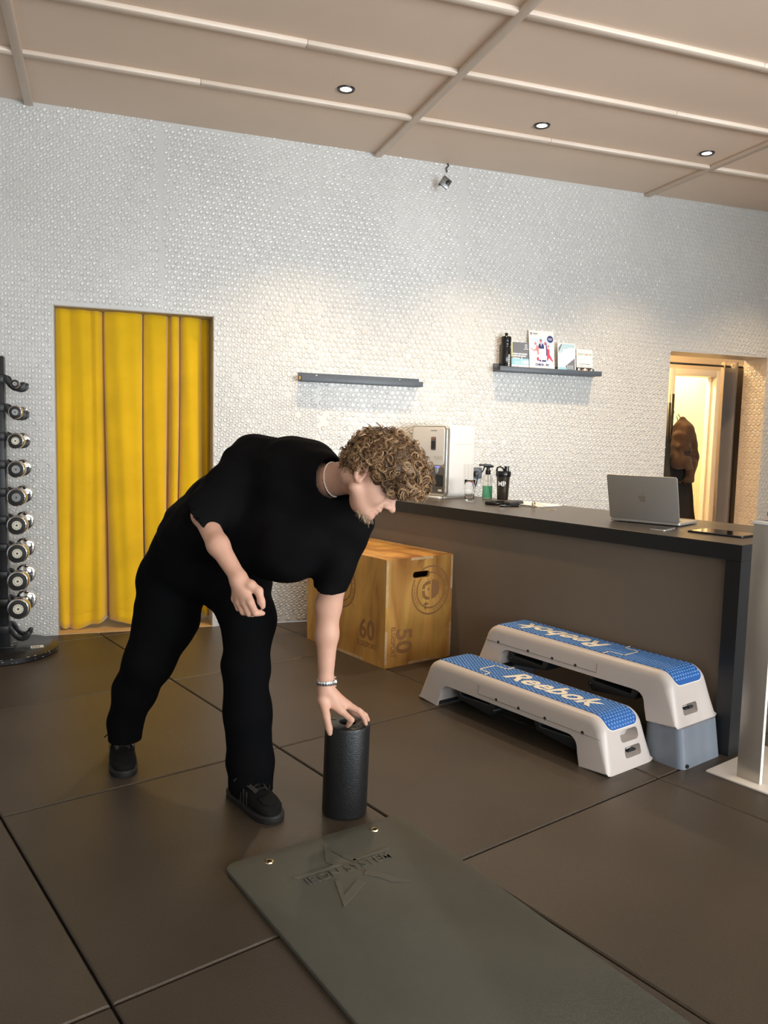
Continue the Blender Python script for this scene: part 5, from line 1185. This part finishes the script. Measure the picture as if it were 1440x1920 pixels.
# finger nails
m_nail = M('nail', (.72, .46, .38), rough=.25)
def nail(tip, axis, face, w=.0055, l=.0065):
    ax = unit(axis); fc = unit(np.array(face)-ax*np.dot(face, ax)); sd_ = np.cross(ax, fc); vs = [];
    for i in range(4):
        for j in range(5):
            a = (j-2)/2; vs.append(tuple(tip+ax*(i/3-.75)*l+sd_*a*w+fc*(-.0022*a*a-.0012*(i/3)**2)))
    fs = [(i*5+j, i*5+j+1, (i+1)*5+j+1, (i+1)*5+j) for i in range(3) for j in range(4)]
    o = mesh_obj('finger_nail', vs, fs, m_nail, person, True); md = o.modifiers.new('s', 'SOLIDIFY'); md.thickness = .0008; md.offset = 0
cf_ = -np.array(CAMF)
ax = J['lm2']-J['lm1']; nail(J['lm2']+unit(np.array(CAMR)*.8-np.array(CAMD)*.5)*.0072, ax, np.array(CAMR)*.8-np.array(CAMD)*.5)
ax = J['rt3']-J['rt2']; nail(J['rt3']+cf_*.0078, ax, cf_+np.array(CAMR)*.3)

# ---- T-shirt
T_ = Field((.05, 2.20, .68), (.98, 3.20, 1.36), .0065)
T_.cap(J['sp_up'], J['sp_mid'], .145, .150, 0); T_.cap(J['sp_mid'], J['sp_low'], .150, .148, .05)
T_.cap(J['sh_r'], J['sh_l'], .100, .088, .05); T_.cap(J['sh_r'], J['sp_up'], .108, .13, .05); T_.cap(J['sh_l'], J['sp_up'], .09, .12, .05)
T_.cap(J['belly'], J['belly2'], .120, .130, .06); T_.cap(J['hem1'], J['hem2'], .092, .088, .05); T_.cap(J['hem3'], J['hem1'], .085, .092, .05)
T_.cap(J['neck0'], lerp(J['neck0'], J['neck1'], .35), .082, .078, .05)
nr = J['slr1']-J['slr0']; nl = J['sll1']-J['sll0']
T_.cap(J['slr0'], J['slr1']+nr*.4, .092, .071, .03, cut=(J['slr1']+unit(nr)*.014, unit(nr)+np.array(CAMF)*.75)); T_.cap(J['sll0'], J['sll1']+nl*.4, .080, .046, .03, cut=(J['sll1'], nl+np.array((0, 0, -.03))))
T_.folds([(.6, .3, .9, 62, 0, .0022, .9), (-.8, .3, .6, 44, 1.1, .0024, 1.2), (.2, .9, .4, 95, 2.0, .0012, .7), (.9, -.2, -.5, 33, .4, .0030, 1.4)])
T_.cap(J['slr1']-nr*.32, J['slr1']+nr*.35, .050, .060, .006, 'sub'); T_.cap(J['sll1']-nl*.25, J['sll1']+nl*.3, .040, .0435, .004, 'sub')
na = unit(J['neck1']-J['neck0'])
T_.cap(J['collar']-na*.03, J['collar']+na*.2, .062, .070, .006, 'sub')
me = T_.mesh('t_shirt'); tee = from_mesh('t_shirt', me, m_tee, person); del T_
# collar rib
ca = J['collar']-na*.004; s1_ = unit(np.cross(na, (0, 0, 1))); s2_ = np.cross(na, s1_)
ring = [ca+(s1_*math.cos(a)+s2_*math.sin(a))*.0655 for a in np.linspace(0, 2*PI, 49)]
tube('collar_rib', ring, .0062, m_tee, tee, 8)
def sleeve_hem(c, nrm_, R, back, fl=1.0):
    n_ = unit(nrm_); a_ = unit(np.cross(n_, (0, 0, 1))); b_ = np.cross(n_, a_)
    return [c-n_*back+(a_*math.cos(t)+b_*math.sin(t))*R for t in np.linspace(0, 2*PI, 41)]
tube('sleeve_hem', sleeve_hem(J['sll1'], nl, .0505, .018), .0016, m_tee, tee, 5)

# ---- trousers
Q_ = Field((-.12, 2.40, .02), (.72, 3.30, 1.0), .0065)
Q_.cap(J['pel'], J['sp_low'], .150, .135, 0); Q_.cap(J['pel'], J['hip_r'], .150, .128, .04); Q_.cap(J['pel'], J['hip_l'], .145, .128, .04)
for ch in ((('hip_r', .130), ('thr', .116), ('kn_r', .088), ('shr', .078), ('an_r', .064)), (('hip_l', .130), ('thl', .092), ('kn_l', .076), ('shl', .0775), ('an_l', .0785))):
    for (a, ra), (b, rb) in zip(ch[:-1], ch[1:]): Q_.cap(J[a], J[b], ra, rb, .03)
Q_.cap(J['an_r'], J['ft_r']+(J['ft_r']-J['an_r'])*.5, .064, .060, .02, cut=(lerp(J['an_r'], J['ft_r'], .74), (0, 0, -1)))
Q_.cap(J['an_l'], J['ft_l']+(J['ft_l']-J['an_l'])*.6, .0785, .074, .02, cut=(lerp(J['an_l'], J['ft_l'], .95), (.0, .22, -1)))
Q_.folds([(.2, .3, 1, 40, .4, .0007, 1.6), (.8, .2, .5, 33, 1.6, .0008, 1.6), (-.5, .6, .8, 66, .2, .0009, 1.1)])
Q_.cap(lerp(J['an_r'], J['ft_r'], .2), J['ft_r']+(J['ft_r']-J['an_r']), .052, .056, .004, 'sub'); Q_.cap(lerp(J['an_l'], J['ft_l'], .5), J['ft_l']+(J['ft_l']-J['an_l']), .062, .068, .004, 'sub')
me = Q_.mesh('trousers'); trs = from_mesh('trousers', me, m_trs, person); del Q_

# ---- shoes: lofted along the foot (local +y = toe)
def loft(name, secs, mat, par, n=28, top_open=False):
    # secs: (y, halfwidth, z0, z1, power)
    vs, fs = [], []
    for (y, hw2, z0, z1, pw, xo) in secs:
        for k in range(n):
            a = 2*PI*k/n; c, s_ = math.cos(a), math.sin(a)
            x = hw2*np.sign(c)*abs(c)**(2/pw)+xo; z = (z0+z1)/2+(z1-z0)/2*np.sign(s_)*abs(s_)**(2/pw); vs.append((x, y, z))
    for i in range(len(secs)-1):
        for k in range(n): k2 = (k+1) % n; fs.append((i*n+k, i*n+k2, (i+1)*n+k2, (i+1)*n+k))
    fs.append(tuple(range(n))); fs.append(tuple(reversed([(len(secs)-1)*n+k for k in range(n)])))
    o = mesh_obj(name, vs, fs, mat, par, True); bm = bmesh.new(); bm.from_mesh(o.data); bmesh.ops.recalc_face_normals(bm, faces=bm.faces); bm.to_mesh(o.data); bm.free(); return o
def shoe(loc, rz, right):
    sg = 1 if right else -1
    up_ = loft('shoe', [(-.098, .010, .03, .070, 2, 0), (-.094, .024, .022, .090, 2.2, 0), (-.075, .034, .018, .098, 2.3, 0), (-.04, .037, .018, .100, 2.2, 0), (.0, .039, .018, .097, 2.1, .001*sg), (.04, .043, .018, .086, 2.1, .003*sg), (.08, .0475, .018, .073, 2.2, .004*sg), (.115, .0475, .018, .064, 2.3, .003*sg), (.145, .042, .018, .058, 2.3, .001*sg), (.166, .030, .018, .048, 2.3, -.001*sg), (.176, .012, .02, .036, 2.0, -.002*sg)], m_shoe, person)
    up_.location = loc; up_.rotation_euler = (0, 0, rz)
    # sole as an outsole outline
    pts = []
    L_ = [(-.104, .012), (-.100, .026), (-.08, .038), (-.04, .041), (0, .041), (.04, .045), (.08, .050), (.115, .0505), (.146, .046), (.168, .035), (.180, .018), (.183, .006)]
    pts = [(x+.0025*sg*(y > .02), y) for y, x in L_]+[(-x+.0025*sg*(y > .02), y) for y, x in reversed(L_)]
    sl_ = prism('sole', pts, 0, .027, m_sole, up_, bevel=.004); 
    tube('sole_welt', [(x*1.012, y*1.006, .0215) for x, y in pts]+[(pts[0][0]*1.012, pts[0][1]*1.006, .0215)], .0014, m_patch, up_, 5)
    # tongue, stripes, eyestay, laces, bow
    prism('tongue', [(-.020, -.02), (.020, -.02), (.024, .05), (.016, .085), (-.016, .085), (-.024, .05)], 0, .006, m_shoe, up_, bevel=.002, loc=(.002*sg, -.005, .099), rot=(math.radians(-19), 0, 0))
    prism('toe_cap', [(x*.9, y) for x, y in ((-.036, .0), (-.030, .025), (-.014, .040), (.014, .040), (.030, .025), (.036, .0), (.02, -.012), (-.02, -.012))], 0, .003, m_shoe, up_, bevel=.001, loc=(.002*sg, .118, .0635), rot=(math.radians(-17), 0, 0))
    for sd in (-1, 1):
        prism('eyestay', [(-.007, -.045), (.007, -.045), (.007, .045), (-.007, .045)], 0, .003, m_patch, up_, bevel=.001, loc=(sd*.026+.002*sg, .042, .0875), rot=(math.radians(-19), sd*math.radians(38), 0))
        for q in range(3):
            prism('side_stripe', [(-.0045, -.028), (.0045, -.028), (.0045, .028), (-.0045, .028)], 0, .0022, m_patch, up_, bevel=.0006, loc=(sd*.0425+.002*sg, .022+q*.019, .053-.003*q), rot=(math.radians(90), 0, sd*math.radians(90)))
    for q in range(5):
        y = .004+q*.0185; z = .1035-.0062*q; s_ = 1 if q % 2 else -1
        tube('lace', [(-.027, y-.005*s_, z-.007), (-.012, y-.002*s_, z+.004), (.012, y+.002*s_, z+.004), (.027, y+.005*s_, z-.007)], .0032, m_lace, up_, 6, .5)
    for sd, ln in ((-1, 1.0), (1, 1.25)):
        tube('bow', [(0, .0, .108), (sd*.018, .012, .118), (sd*.040*ln, .016, .112), (sd*.050*ln, .012, .100)], [.003, .0042, .005, .005], m_lace, up_, 6, .6)
        tube('bow', [(0, .0, .108), (sd*.012, .030, .106), (sd*.020, .052, .092)], .0028, m_lace, up_, 6, .6)
    return up_
shoe((.065, 3.115, .0), math.radians(183), True)
shoe((.462, 2.612, .0), math.radians(201), False)

# ---- wristwatch
wc = lerp(J['wr_l'], J['lh0'], .35); wa = unit(J['lh0']-J['wr_l']); w1_ = unit(np.cross(wa, CAMF)); w2_ = np.cross(wa, w1_)
wt = thing('wristwatch', tuple(wc)); wt.parent = person; wt.matrix_parent_inverse = Matrix(); tag(wt)
for q in range(17):
    a = q*2*PI/18+.35*0; rad = .0290
    o = box('band_link', -.0046, .0046, -.0075, .0075, -.0013, .0013, m_chrome if q % 2 else m_steel, wt, bevel=.0006, seg=1)
    dr = w1_*math.cos(a)+w2_*math.sin(a); tg = -w1_*math.sin(a)+w2_*math.cos(a)
    o.matrix_local = Matrix(((tg[0], wa[0], dr[0], dr[0]*rad), (tg[1], wa[1], dr[1], dr[1]*rad), (tg[2], wa[2], dr[2], dr[2]*rad), (0, 0, 0, 1)))
dr = unit(np.array(CAMR)*.92+np.array(CAMF)*.25); dr = unit(dr-wa*np.dot(dr, wa)); tg = np.cross(wa, dr)
cs_ = lathe('watch_case', [(0, -.002), (.015, -.002), (.017, 0), (.017, .006), (.0150, .008), (0, .008)], m_chrome, wt, 28)
cs_.matrix_local = Matrix(((tg[0], wa[0], dr[0], dr[0]*.027), (tg[1], wa[1], dr[1], dr[1]*.027), (tg[2], wa[2], dr[2], dr[2]*.027), (0, 0, 0, 1)))
lathe('crown', [(0, 0), (.003, 0), (.003, .004), (0, .004)], m_gold, cs_, 10, loc=(0, .0165, .003), rot=(-PI/2, 0, 0)); lathe('dial', [(0, .0081), (.0125, .0081), (.0125, .0085), (0, .0085)], m_ink, cs_, 24)

# ---- necklaces
nc = lerp(J['neck0'], J['neck1'], .36)
pearl_m = M('pearl', (.86, .82, .74), rough=.2)
from mathutils.bvhtree import BVHTree
_pm = person.data; _bv = BVHTree.FromPolygons([v.co for v in _pm.vertices], [tuple(p.vertices) for p in _pm.polygons])
def neck_ring(c, nn, lift, n):
    nn = unit(nn); e1 = unit(np.cross(nn, (0, 0, 1))); e2 = np.cross(nn, e1); out = []
    for k in range(n):
        dr_ = e1*math.cos(2*PI*k/n)+e2*math.sin(2*PI*k/n); hit = _bv.ray_cast(Vector(c+dr_*.16), Vector(-dr_))
        out.append(np.array(hit[0])+dr_*lift if hit[0] is not None else c+dr_*.07)
    return out
ncen = lerp(J['neck0'], J['neck1'], .52); nplane = na*.75+np.array(CAMR)*.75-np.array(CAMD)*.10
pts = neck_ring(ncen, nplane, .0016, 96); pv, pf = lathe_data([(0, -.0021), (.0015, -.0015), (.0021, 0), (.0015, .0015), (0, .0021)], 7, False)
vs, fs = [], []
for p_ in pts:
    b0 = len(vs); vs += [(v[0]+p_[0], v[1]+p_[1], v[2]+p_[2]) for v in pv]; fs += [tuple(i+b0 for i in f) for f in pf]
o = mesh_obj('pearl_necklace', vs, fs, pearl_m, person, True)
pts = neck_ring(ncen-na*.010, nplane+np.array(CAMR)*.2, .0010, 72); tube('gold_chain', pts+[pts[0]], .0013, m_gold, person, 5)

# ---- hair
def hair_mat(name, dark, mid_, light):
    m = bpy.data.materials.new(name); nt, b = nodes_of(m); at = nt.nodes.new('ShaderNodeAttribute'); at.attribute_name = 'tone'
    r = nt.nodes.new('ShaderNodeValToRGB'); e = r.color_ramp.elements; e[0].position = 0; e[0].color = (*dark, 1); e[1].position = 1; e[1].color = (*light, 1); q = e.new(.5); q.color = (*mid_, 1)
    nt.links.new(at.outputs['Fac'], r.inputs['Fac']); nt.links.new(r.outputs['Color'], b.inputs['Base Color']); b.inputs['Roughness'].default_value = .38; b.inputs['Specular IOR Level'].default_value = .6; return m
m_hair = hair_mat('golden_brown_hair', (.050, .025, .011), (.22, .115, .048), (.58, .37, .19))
hr = np.random.default_rng(3)
def strands_mesh(name, curves, rad, mat, par, tones, ns=4):
    # curves: list of (N,3) arrays
    VS, FS, TN = [], [], []; base = 0
    for c, rr, tn in zip(curves, rad, tones):
        N = len(c); t = np.gradient(c, axis=0); t /= np.linalg.norm(t, axis=1)[:, None]+1e-9
        ref = np.array((.31, .77, .55)); s_ = np.cross(t, ref); s_ /= np.linalg.norm(s_, axis=1)[:, None]+1e-9; u = np.cross(s_, t)
        w_ = rr*np.sin(np.linspace(.35, PI-.12, N))**.5
        a = 2*PI*np.arange(ns)/ns
        v = c[:, None]+s_[:, None]*(w_[:, None]*np.cos(a))[..., None]+u[:, None]*(w_[:, None]*np.sin(a))[..., None]
        VS.append(v.reshape(-1, 3)); i = np.arange(N-1)[:, None]*ns; k = np.arange(ns)[None]; k2 = (k+1) % ns
        FS.append((np.stack([i+k, i+k2, i+ns+k2, i+ns+k], -1).reshape(-1, 4))+base); base += N*ns; TN.append(np.full(N*ns, tn))
    co = np.concatenate(VS); F = np.concatenate(FS); me = bpy.data.meshes.new(name)
    me.vertices.add(len(co)); me.vertices.foreach_set('co', co.ravel().astype(np.float32)); me.loops.add(F.size); me.loops.foreach_set('vertex_index', F.ravel().astype(np.int32)); me.polygons.add(len(F))
    me.polygons.foreach_set('loop_start', (np.arange(len(F))*4).astype(np.int32)); me.polygons.foreach_set('use_smooth', np.ones(len(F), bool)); me.update()
    at = me.attributes.new('tone', 'FLOAT', 'POINT'); at.data.foreach_set('value', np.concatenate(TN).astype(np.float32))
    return from_mesh(name, me, mat, par)
EC = np.array((.046, .062, 0)); ER = np.array((.140, .112, .112))     # hair volume in head axes
def in_hair(f, u, s_):
    # hairline: ear cut-out, temple, forehead, nape
    down, fore = .643*f-.766*u, .766*f+.643*u
    if fore < .012: return down < -.014
    return down < min(.062, -.022+1.25*(fore-.012))
curves, rads, tones = [], [], []
grav = np.array((0, 0, -1.0))
cnt_ = 0; tries = 0
while cnt_ < 1560 and tries < 30000:
    tries += 1
    v = hr.normal(size=3); v /= np.linalg.norm(v); depth_ = hr.uniform(.74, 1.0); nape = cnt_ >= 1300
    q = EC+v*ER*depth_ if not nape else np.array((-.034, .028, 0))+v*np.array((.054, .056, .074))*hr.uniform(.9, 1.08); f, u, s_ = q
    if nape and (f > .0 or .643*f-.766*u > -.006): continue
    if not nape and not in_hair(f, u, s_): continue
    if f > .05 and u < .05 and abs(s_) > .085: continue
    c0 = hp(f, u, s_); nrm_ = unit(HF*v[0]/ER[0]+HU*v[1]/ER[1]+HS*v[2]/ER[2])
    t1 = np.cross(nrm_, hr.normal(size=3)); t1 = unit(t1+np.array((0, 0, -.5))); t1 = unit(t1-nrm_*np.dot(t1, nrm_)*.8); t2 = np.cross(nrm_, t1)
    turns = hr.uniform(.55, 1.25); R0 = hr.uniform(.009, .0165)*(.6 if nape else 1); pitch_ = hr.uniform(.006, .016)*hr.choice((-1, 1)); ph = hr.uniform(0, 2*PI); N = 20
    th = np.linspace(0, turns*2*PI, N); rr = R0*(1-.35*np.linspace(0, 1, N)*hr.random())
    # coil lying mostly in the surface of the volume
    ax1 = unit(t1*.9+nrm_*hr.uniform(-.3, .3)); ax2 = unit(t2*hr.uniform(.55, 1)+nrm_*hr.uniform(.1, .6)); ax3 = np.cross(ax1, ax2)
    base_c = c0+ax1[None]*(rr*np.cos(th+ph))[:, None]+ax2[None]*(rr*np.sin(th+ph))[:, None]+ax3[None]*(pitch_*np.linspace(-.5, .5, N))[:, None]+grav[None]*(.010*np.linspace(0, 1, N)**2)[:, None]
    tone0 = np.clip(hr.normal(.18+.42*(depth_-.74)/.26, .20), 0, 1)  # shade painted into the tones: deeper curls darker, outer ones lighter
    nst = int(hr.integers(4, 7))
    for k in range(nst):
        o1 = hr.normal(0, .0022, 3); o2 = hr.normal(0, .0028, 3); w_ = np.linspace(0, 1, N)[:, None]
        curves.append(base_c+o1*(1-w_)+o2*w_); rads.append(hr.uniform(.0007, .00125)); tones.append(np.clip(tone0+hr.normal(0, .14), 0, 1))
    cnt_ += 1
# short straight stubble at nape and temple, flyaways
for k in range(700):
    v = hr.normal(size=3); v /= np.linalg.norm(v); q = np.array((.004, .052, 0))+v*np.array((.088, .092, .079)); f, u, s_ = q
    if not (-.045 < u < .045 and f < .06 and (u > -.04-(f+.03)*.25 if f < -.03 else u > .012)): continue
    c0 = hp(f, u, s_); nrm_ = unit(HF*v[0]+HU*v[1]+HS*v[2]); L_ = hr.uniform(.012, .028); d_ = unit(nrm_*.6-HU*.8-HF*.3+hr.normal(0, .3, 3)); cv_ = hr.normal(0, .4, 3)
    w_ = np.linspace(0, 1, 7)[:, None]; curves.append(c0+d_*L_*w_+cv_*L_*.4*w_**2); rads.append(.0009); tones.append(np.clip(hr.normal(.3, .12), 0, 1))
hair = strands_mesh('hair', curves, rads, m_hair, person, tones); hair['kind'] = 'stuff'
# scalp mass below the curls
H_ = Field(hp(.04, .06, 0)-.26, hp(.04, .06, 0)+.26, .006)
H_.ell(hp(.030, .068, 0), HA, (.114, .098, .094), 0); H_.ell(hp(.085, .085, 0), HA, (.055, .060, .075), .03); H_.ell(hp(-.036, .030, 0), HA, (.036, .05, .06), .03)
H_.ell(hp(.118, -.03, 0), HA, (.075, .066, .2), .008, 'sub'); H_.ell(hp(.01, -.03, .085), HA, (.05, .058, .03), .008, 'sub'); H_.ell(hp(.01, -.03, -.085), HA, (.05, .058, .03), .008, 'sub')
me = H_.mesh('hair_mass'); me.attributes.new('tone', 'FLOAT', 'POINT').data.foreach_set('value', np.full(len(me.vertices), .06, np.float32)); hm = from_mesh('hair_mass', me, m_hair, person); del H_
# beard, eyebrow
m_beard = hair_mat('blond_beard', (.22, .14, .075), (.45, .33, .20), (.70, .56, .38))
curves, rads, tones = [], [], []
for k in range(520):
    s_ = hr.uniform(-.036, .036); f = .092-abs(s_)*.9+hr.normal(0, .006); u = -.083+hr.uniform(-.008, .018)+abs(s_)*.25
    c0 = hp(f+.004, u-.006, s_); d_ = unit(HF*.55-HU*.8+HS*hr.normal(0, .45)+hr.normal(0, .35, 3)); L_ = hr.uniform(.006, .015); w_ = np.linspace(0, 1, 7)[:, None]
    curves.append(c0+d_*L_*w_+hr.normal(0, 1, 3)*L_*.5*w_**2); rads.append(.0006); tones.append(np.clip(hr.normal(.5, .2), 0, 1))
for k in range(130):
    s_ = hr.uniform(-.022, .022); c0 = hp(.106-abs(s_)*.25, -.043+hr.normal(0, .003), s_); d_ = unit(HF*.4-HU*.9+HS*s_*20+hr.normal(0, .2, 3)); w_ = np.linspace(0, 1, 5)[:, None]
    curves.append(c0+d_*.006*w_); rads.append(.0005); tones.append(np.clip(hr.normal(.5, .2), 0, 1))
bd = strands_mesh('beard', curves, rads, m_beard, person, tones); bd['kind'] = 'stuff'
curves, rads, tones = [], [], []
for sg in (-1, 1):
    for k in range(70):
        s_ = sg*hr.uniform(.014, .05); c0 = hp(.1025-abs(abs(s_)-.02)*.35, .036+.004*math.sin(abs(s_)*60)+hr.normal(0, .0022), s_); w_ = np.linspace(0, 1, 5)[:, None]
        curves.append(c0+unit(HS*sg+HU*.25+HF*.2)*.008*w_); rads.append(.0006); tones.append(.35)
strands_mesh('eyebrows', curves, rads, m_hair, person, tones)['kind'] = 'stuff'
lipm = M('lips', (.52, .22, .19), rough=.4)
for u, r_ in ((-.0495, .0040), (-.0612, .0046)):
    tube('lip', [hp(.0995-.5*x*x*20, u+(.0012 if u > -.06 else -.001)*0, x) for x in ()] or [hp(.1052-10*x*x, u, x) for x in np.linspace(-.017, .017, 9)], [r_*max(.35, 1-abs(x)/.02) for x in np.linspace(-.017, .017, 9)], lipm, person, 8)

# ================================================================== COATS ON THE STAND
m_brown = M('brown_wool', (.075, .038, .018), rough=.9, var=.3, scale=20, sheen=.2); m_blk = M('black_wool', (.012, .010, .009), rough=.9); m_lin = M('coat_lining', (.07, .045, .028), rough=.6)
def ctr(x, y, z): return np.array((x, y, z))
K_ = Field((4.6, 5.7, .62), (5.25, 6.25, 1.55), .009)
K_.cap(ctr(4.925, 5.90, 1.47), ctr(4.93, 5.89, 1.36), .030, .085, 0); K_.cap(ctr(4.93, 5.89, 1.36), ctr(4.90, 5.88, 1.12), .092, .095, .03); K_.cap(ctr(4.93, 5.90, 1.42), ctr(5.01, 5.90, 1.30), .045, .065, .03)
K_.cap(ctr(5.015, 5.89, 1.32), ctr(5.035, 5.87, 1.10), .056, .054, .018); K_.cap(ctr(5.035, 5.87, 1.10), ctr(5.015, 5.87, .93), .054, .046, .02, cut=(ctr(5.015, 5.87, .91), (0, 0, -1)))
K_.cap(ctr(4.86, 5.84, 1.22), ctr(4.95, 5.80, 1.03), .040, .034, .012, cut=(ctr(4.95, 5.80, 1.02), (.4, 0, -1)))
K_.folds([(.8, .5, .3, 46, .3, .006, 1.2), (.3, .2, .9, 60, 1.0, .004, 1.0)]); K_.ell(ctr(4.93, 5.80, 1.17), np.eye(3), (.05, .045, .03), .01, 'sub')
jk = from_mesh('wool_jacket', K_.mesh('wool_jacket'), m_brown); tag(jk, 'brown wool jacket hanging on the coat stand', 'jacket')
tube('piping', [(4.945, 5.868, 1.47), (4.965, 5.835, 1.40), (4.985, 5.822, 1.33), (5.035, 5.832, 1.27)], .004, m_lin, jk, 6); tube('hanging_loop', [(4.90, 5.93, 1.46), (4.885, 5.93, 1.50), (4.90, 5.93, 1.52), (4.93, 5.93, 1.48)], .004, m_lin, jk, 6)
K_ = Field((4.6, 5.7, .25), (5.25, 6.3, 1.5), .011)
K_.cap(ctr(4.83, 6.02, 1.36), ctr(4.86, 6.0, .95), .06, .09, 0); K_.cap(ctr(4.86, 6.0, .95), ctr(4.90, 5.99, .42), .10, .115, .04); K_.cap(ctr(4.95, 6.0, 1.05), ctr(5.02, 5.98, .40), .08, .10, .03); K_.cap(ctr(5.03, 5.99, 1.0), ctr(5.11, 5.98, .40), .07, .09, .03)
K_.folds([(.9, .4, .1, 45, 0, .006, .8)])
ck = from_mesh('overcoat', K_.mesh('overcoat'), m_blk); tag(ck, 'long black coat hanging behind the brown jacket', 'coat')
tube('coat_belt', [(4.87, 5.885, .96), (4.91, 5.876, .90), (4.95, 5.878, .93), (4.99, 5.89, .88)], .012, m_lin, ck, 6, .4)
K_ = Field((4.5, 5.6, .45), (4.95, 6.2, 1.45), .011); K_.cap(ctr(4.755, 5.92, 1.30), ctr(4.765, 5.90, .72), .045, .07, 0); K_.folds([(.9, .4, .1, 52, 0, .005, .8)])
gk = from_mesh('grey_coat', K_.mesh('grey_coat'), M('dark_grey_wool', (.035, .033, .030), rough=.9)); tag(gk, 'dark grey coat hanging at the left of the coat stand', 'coat')
tube('coat_hem', [(4.70, 5.86, .70), (4.75, 5.84, .69), (4.81, 5.85, .70)], .006, m_blk, gk, 6)
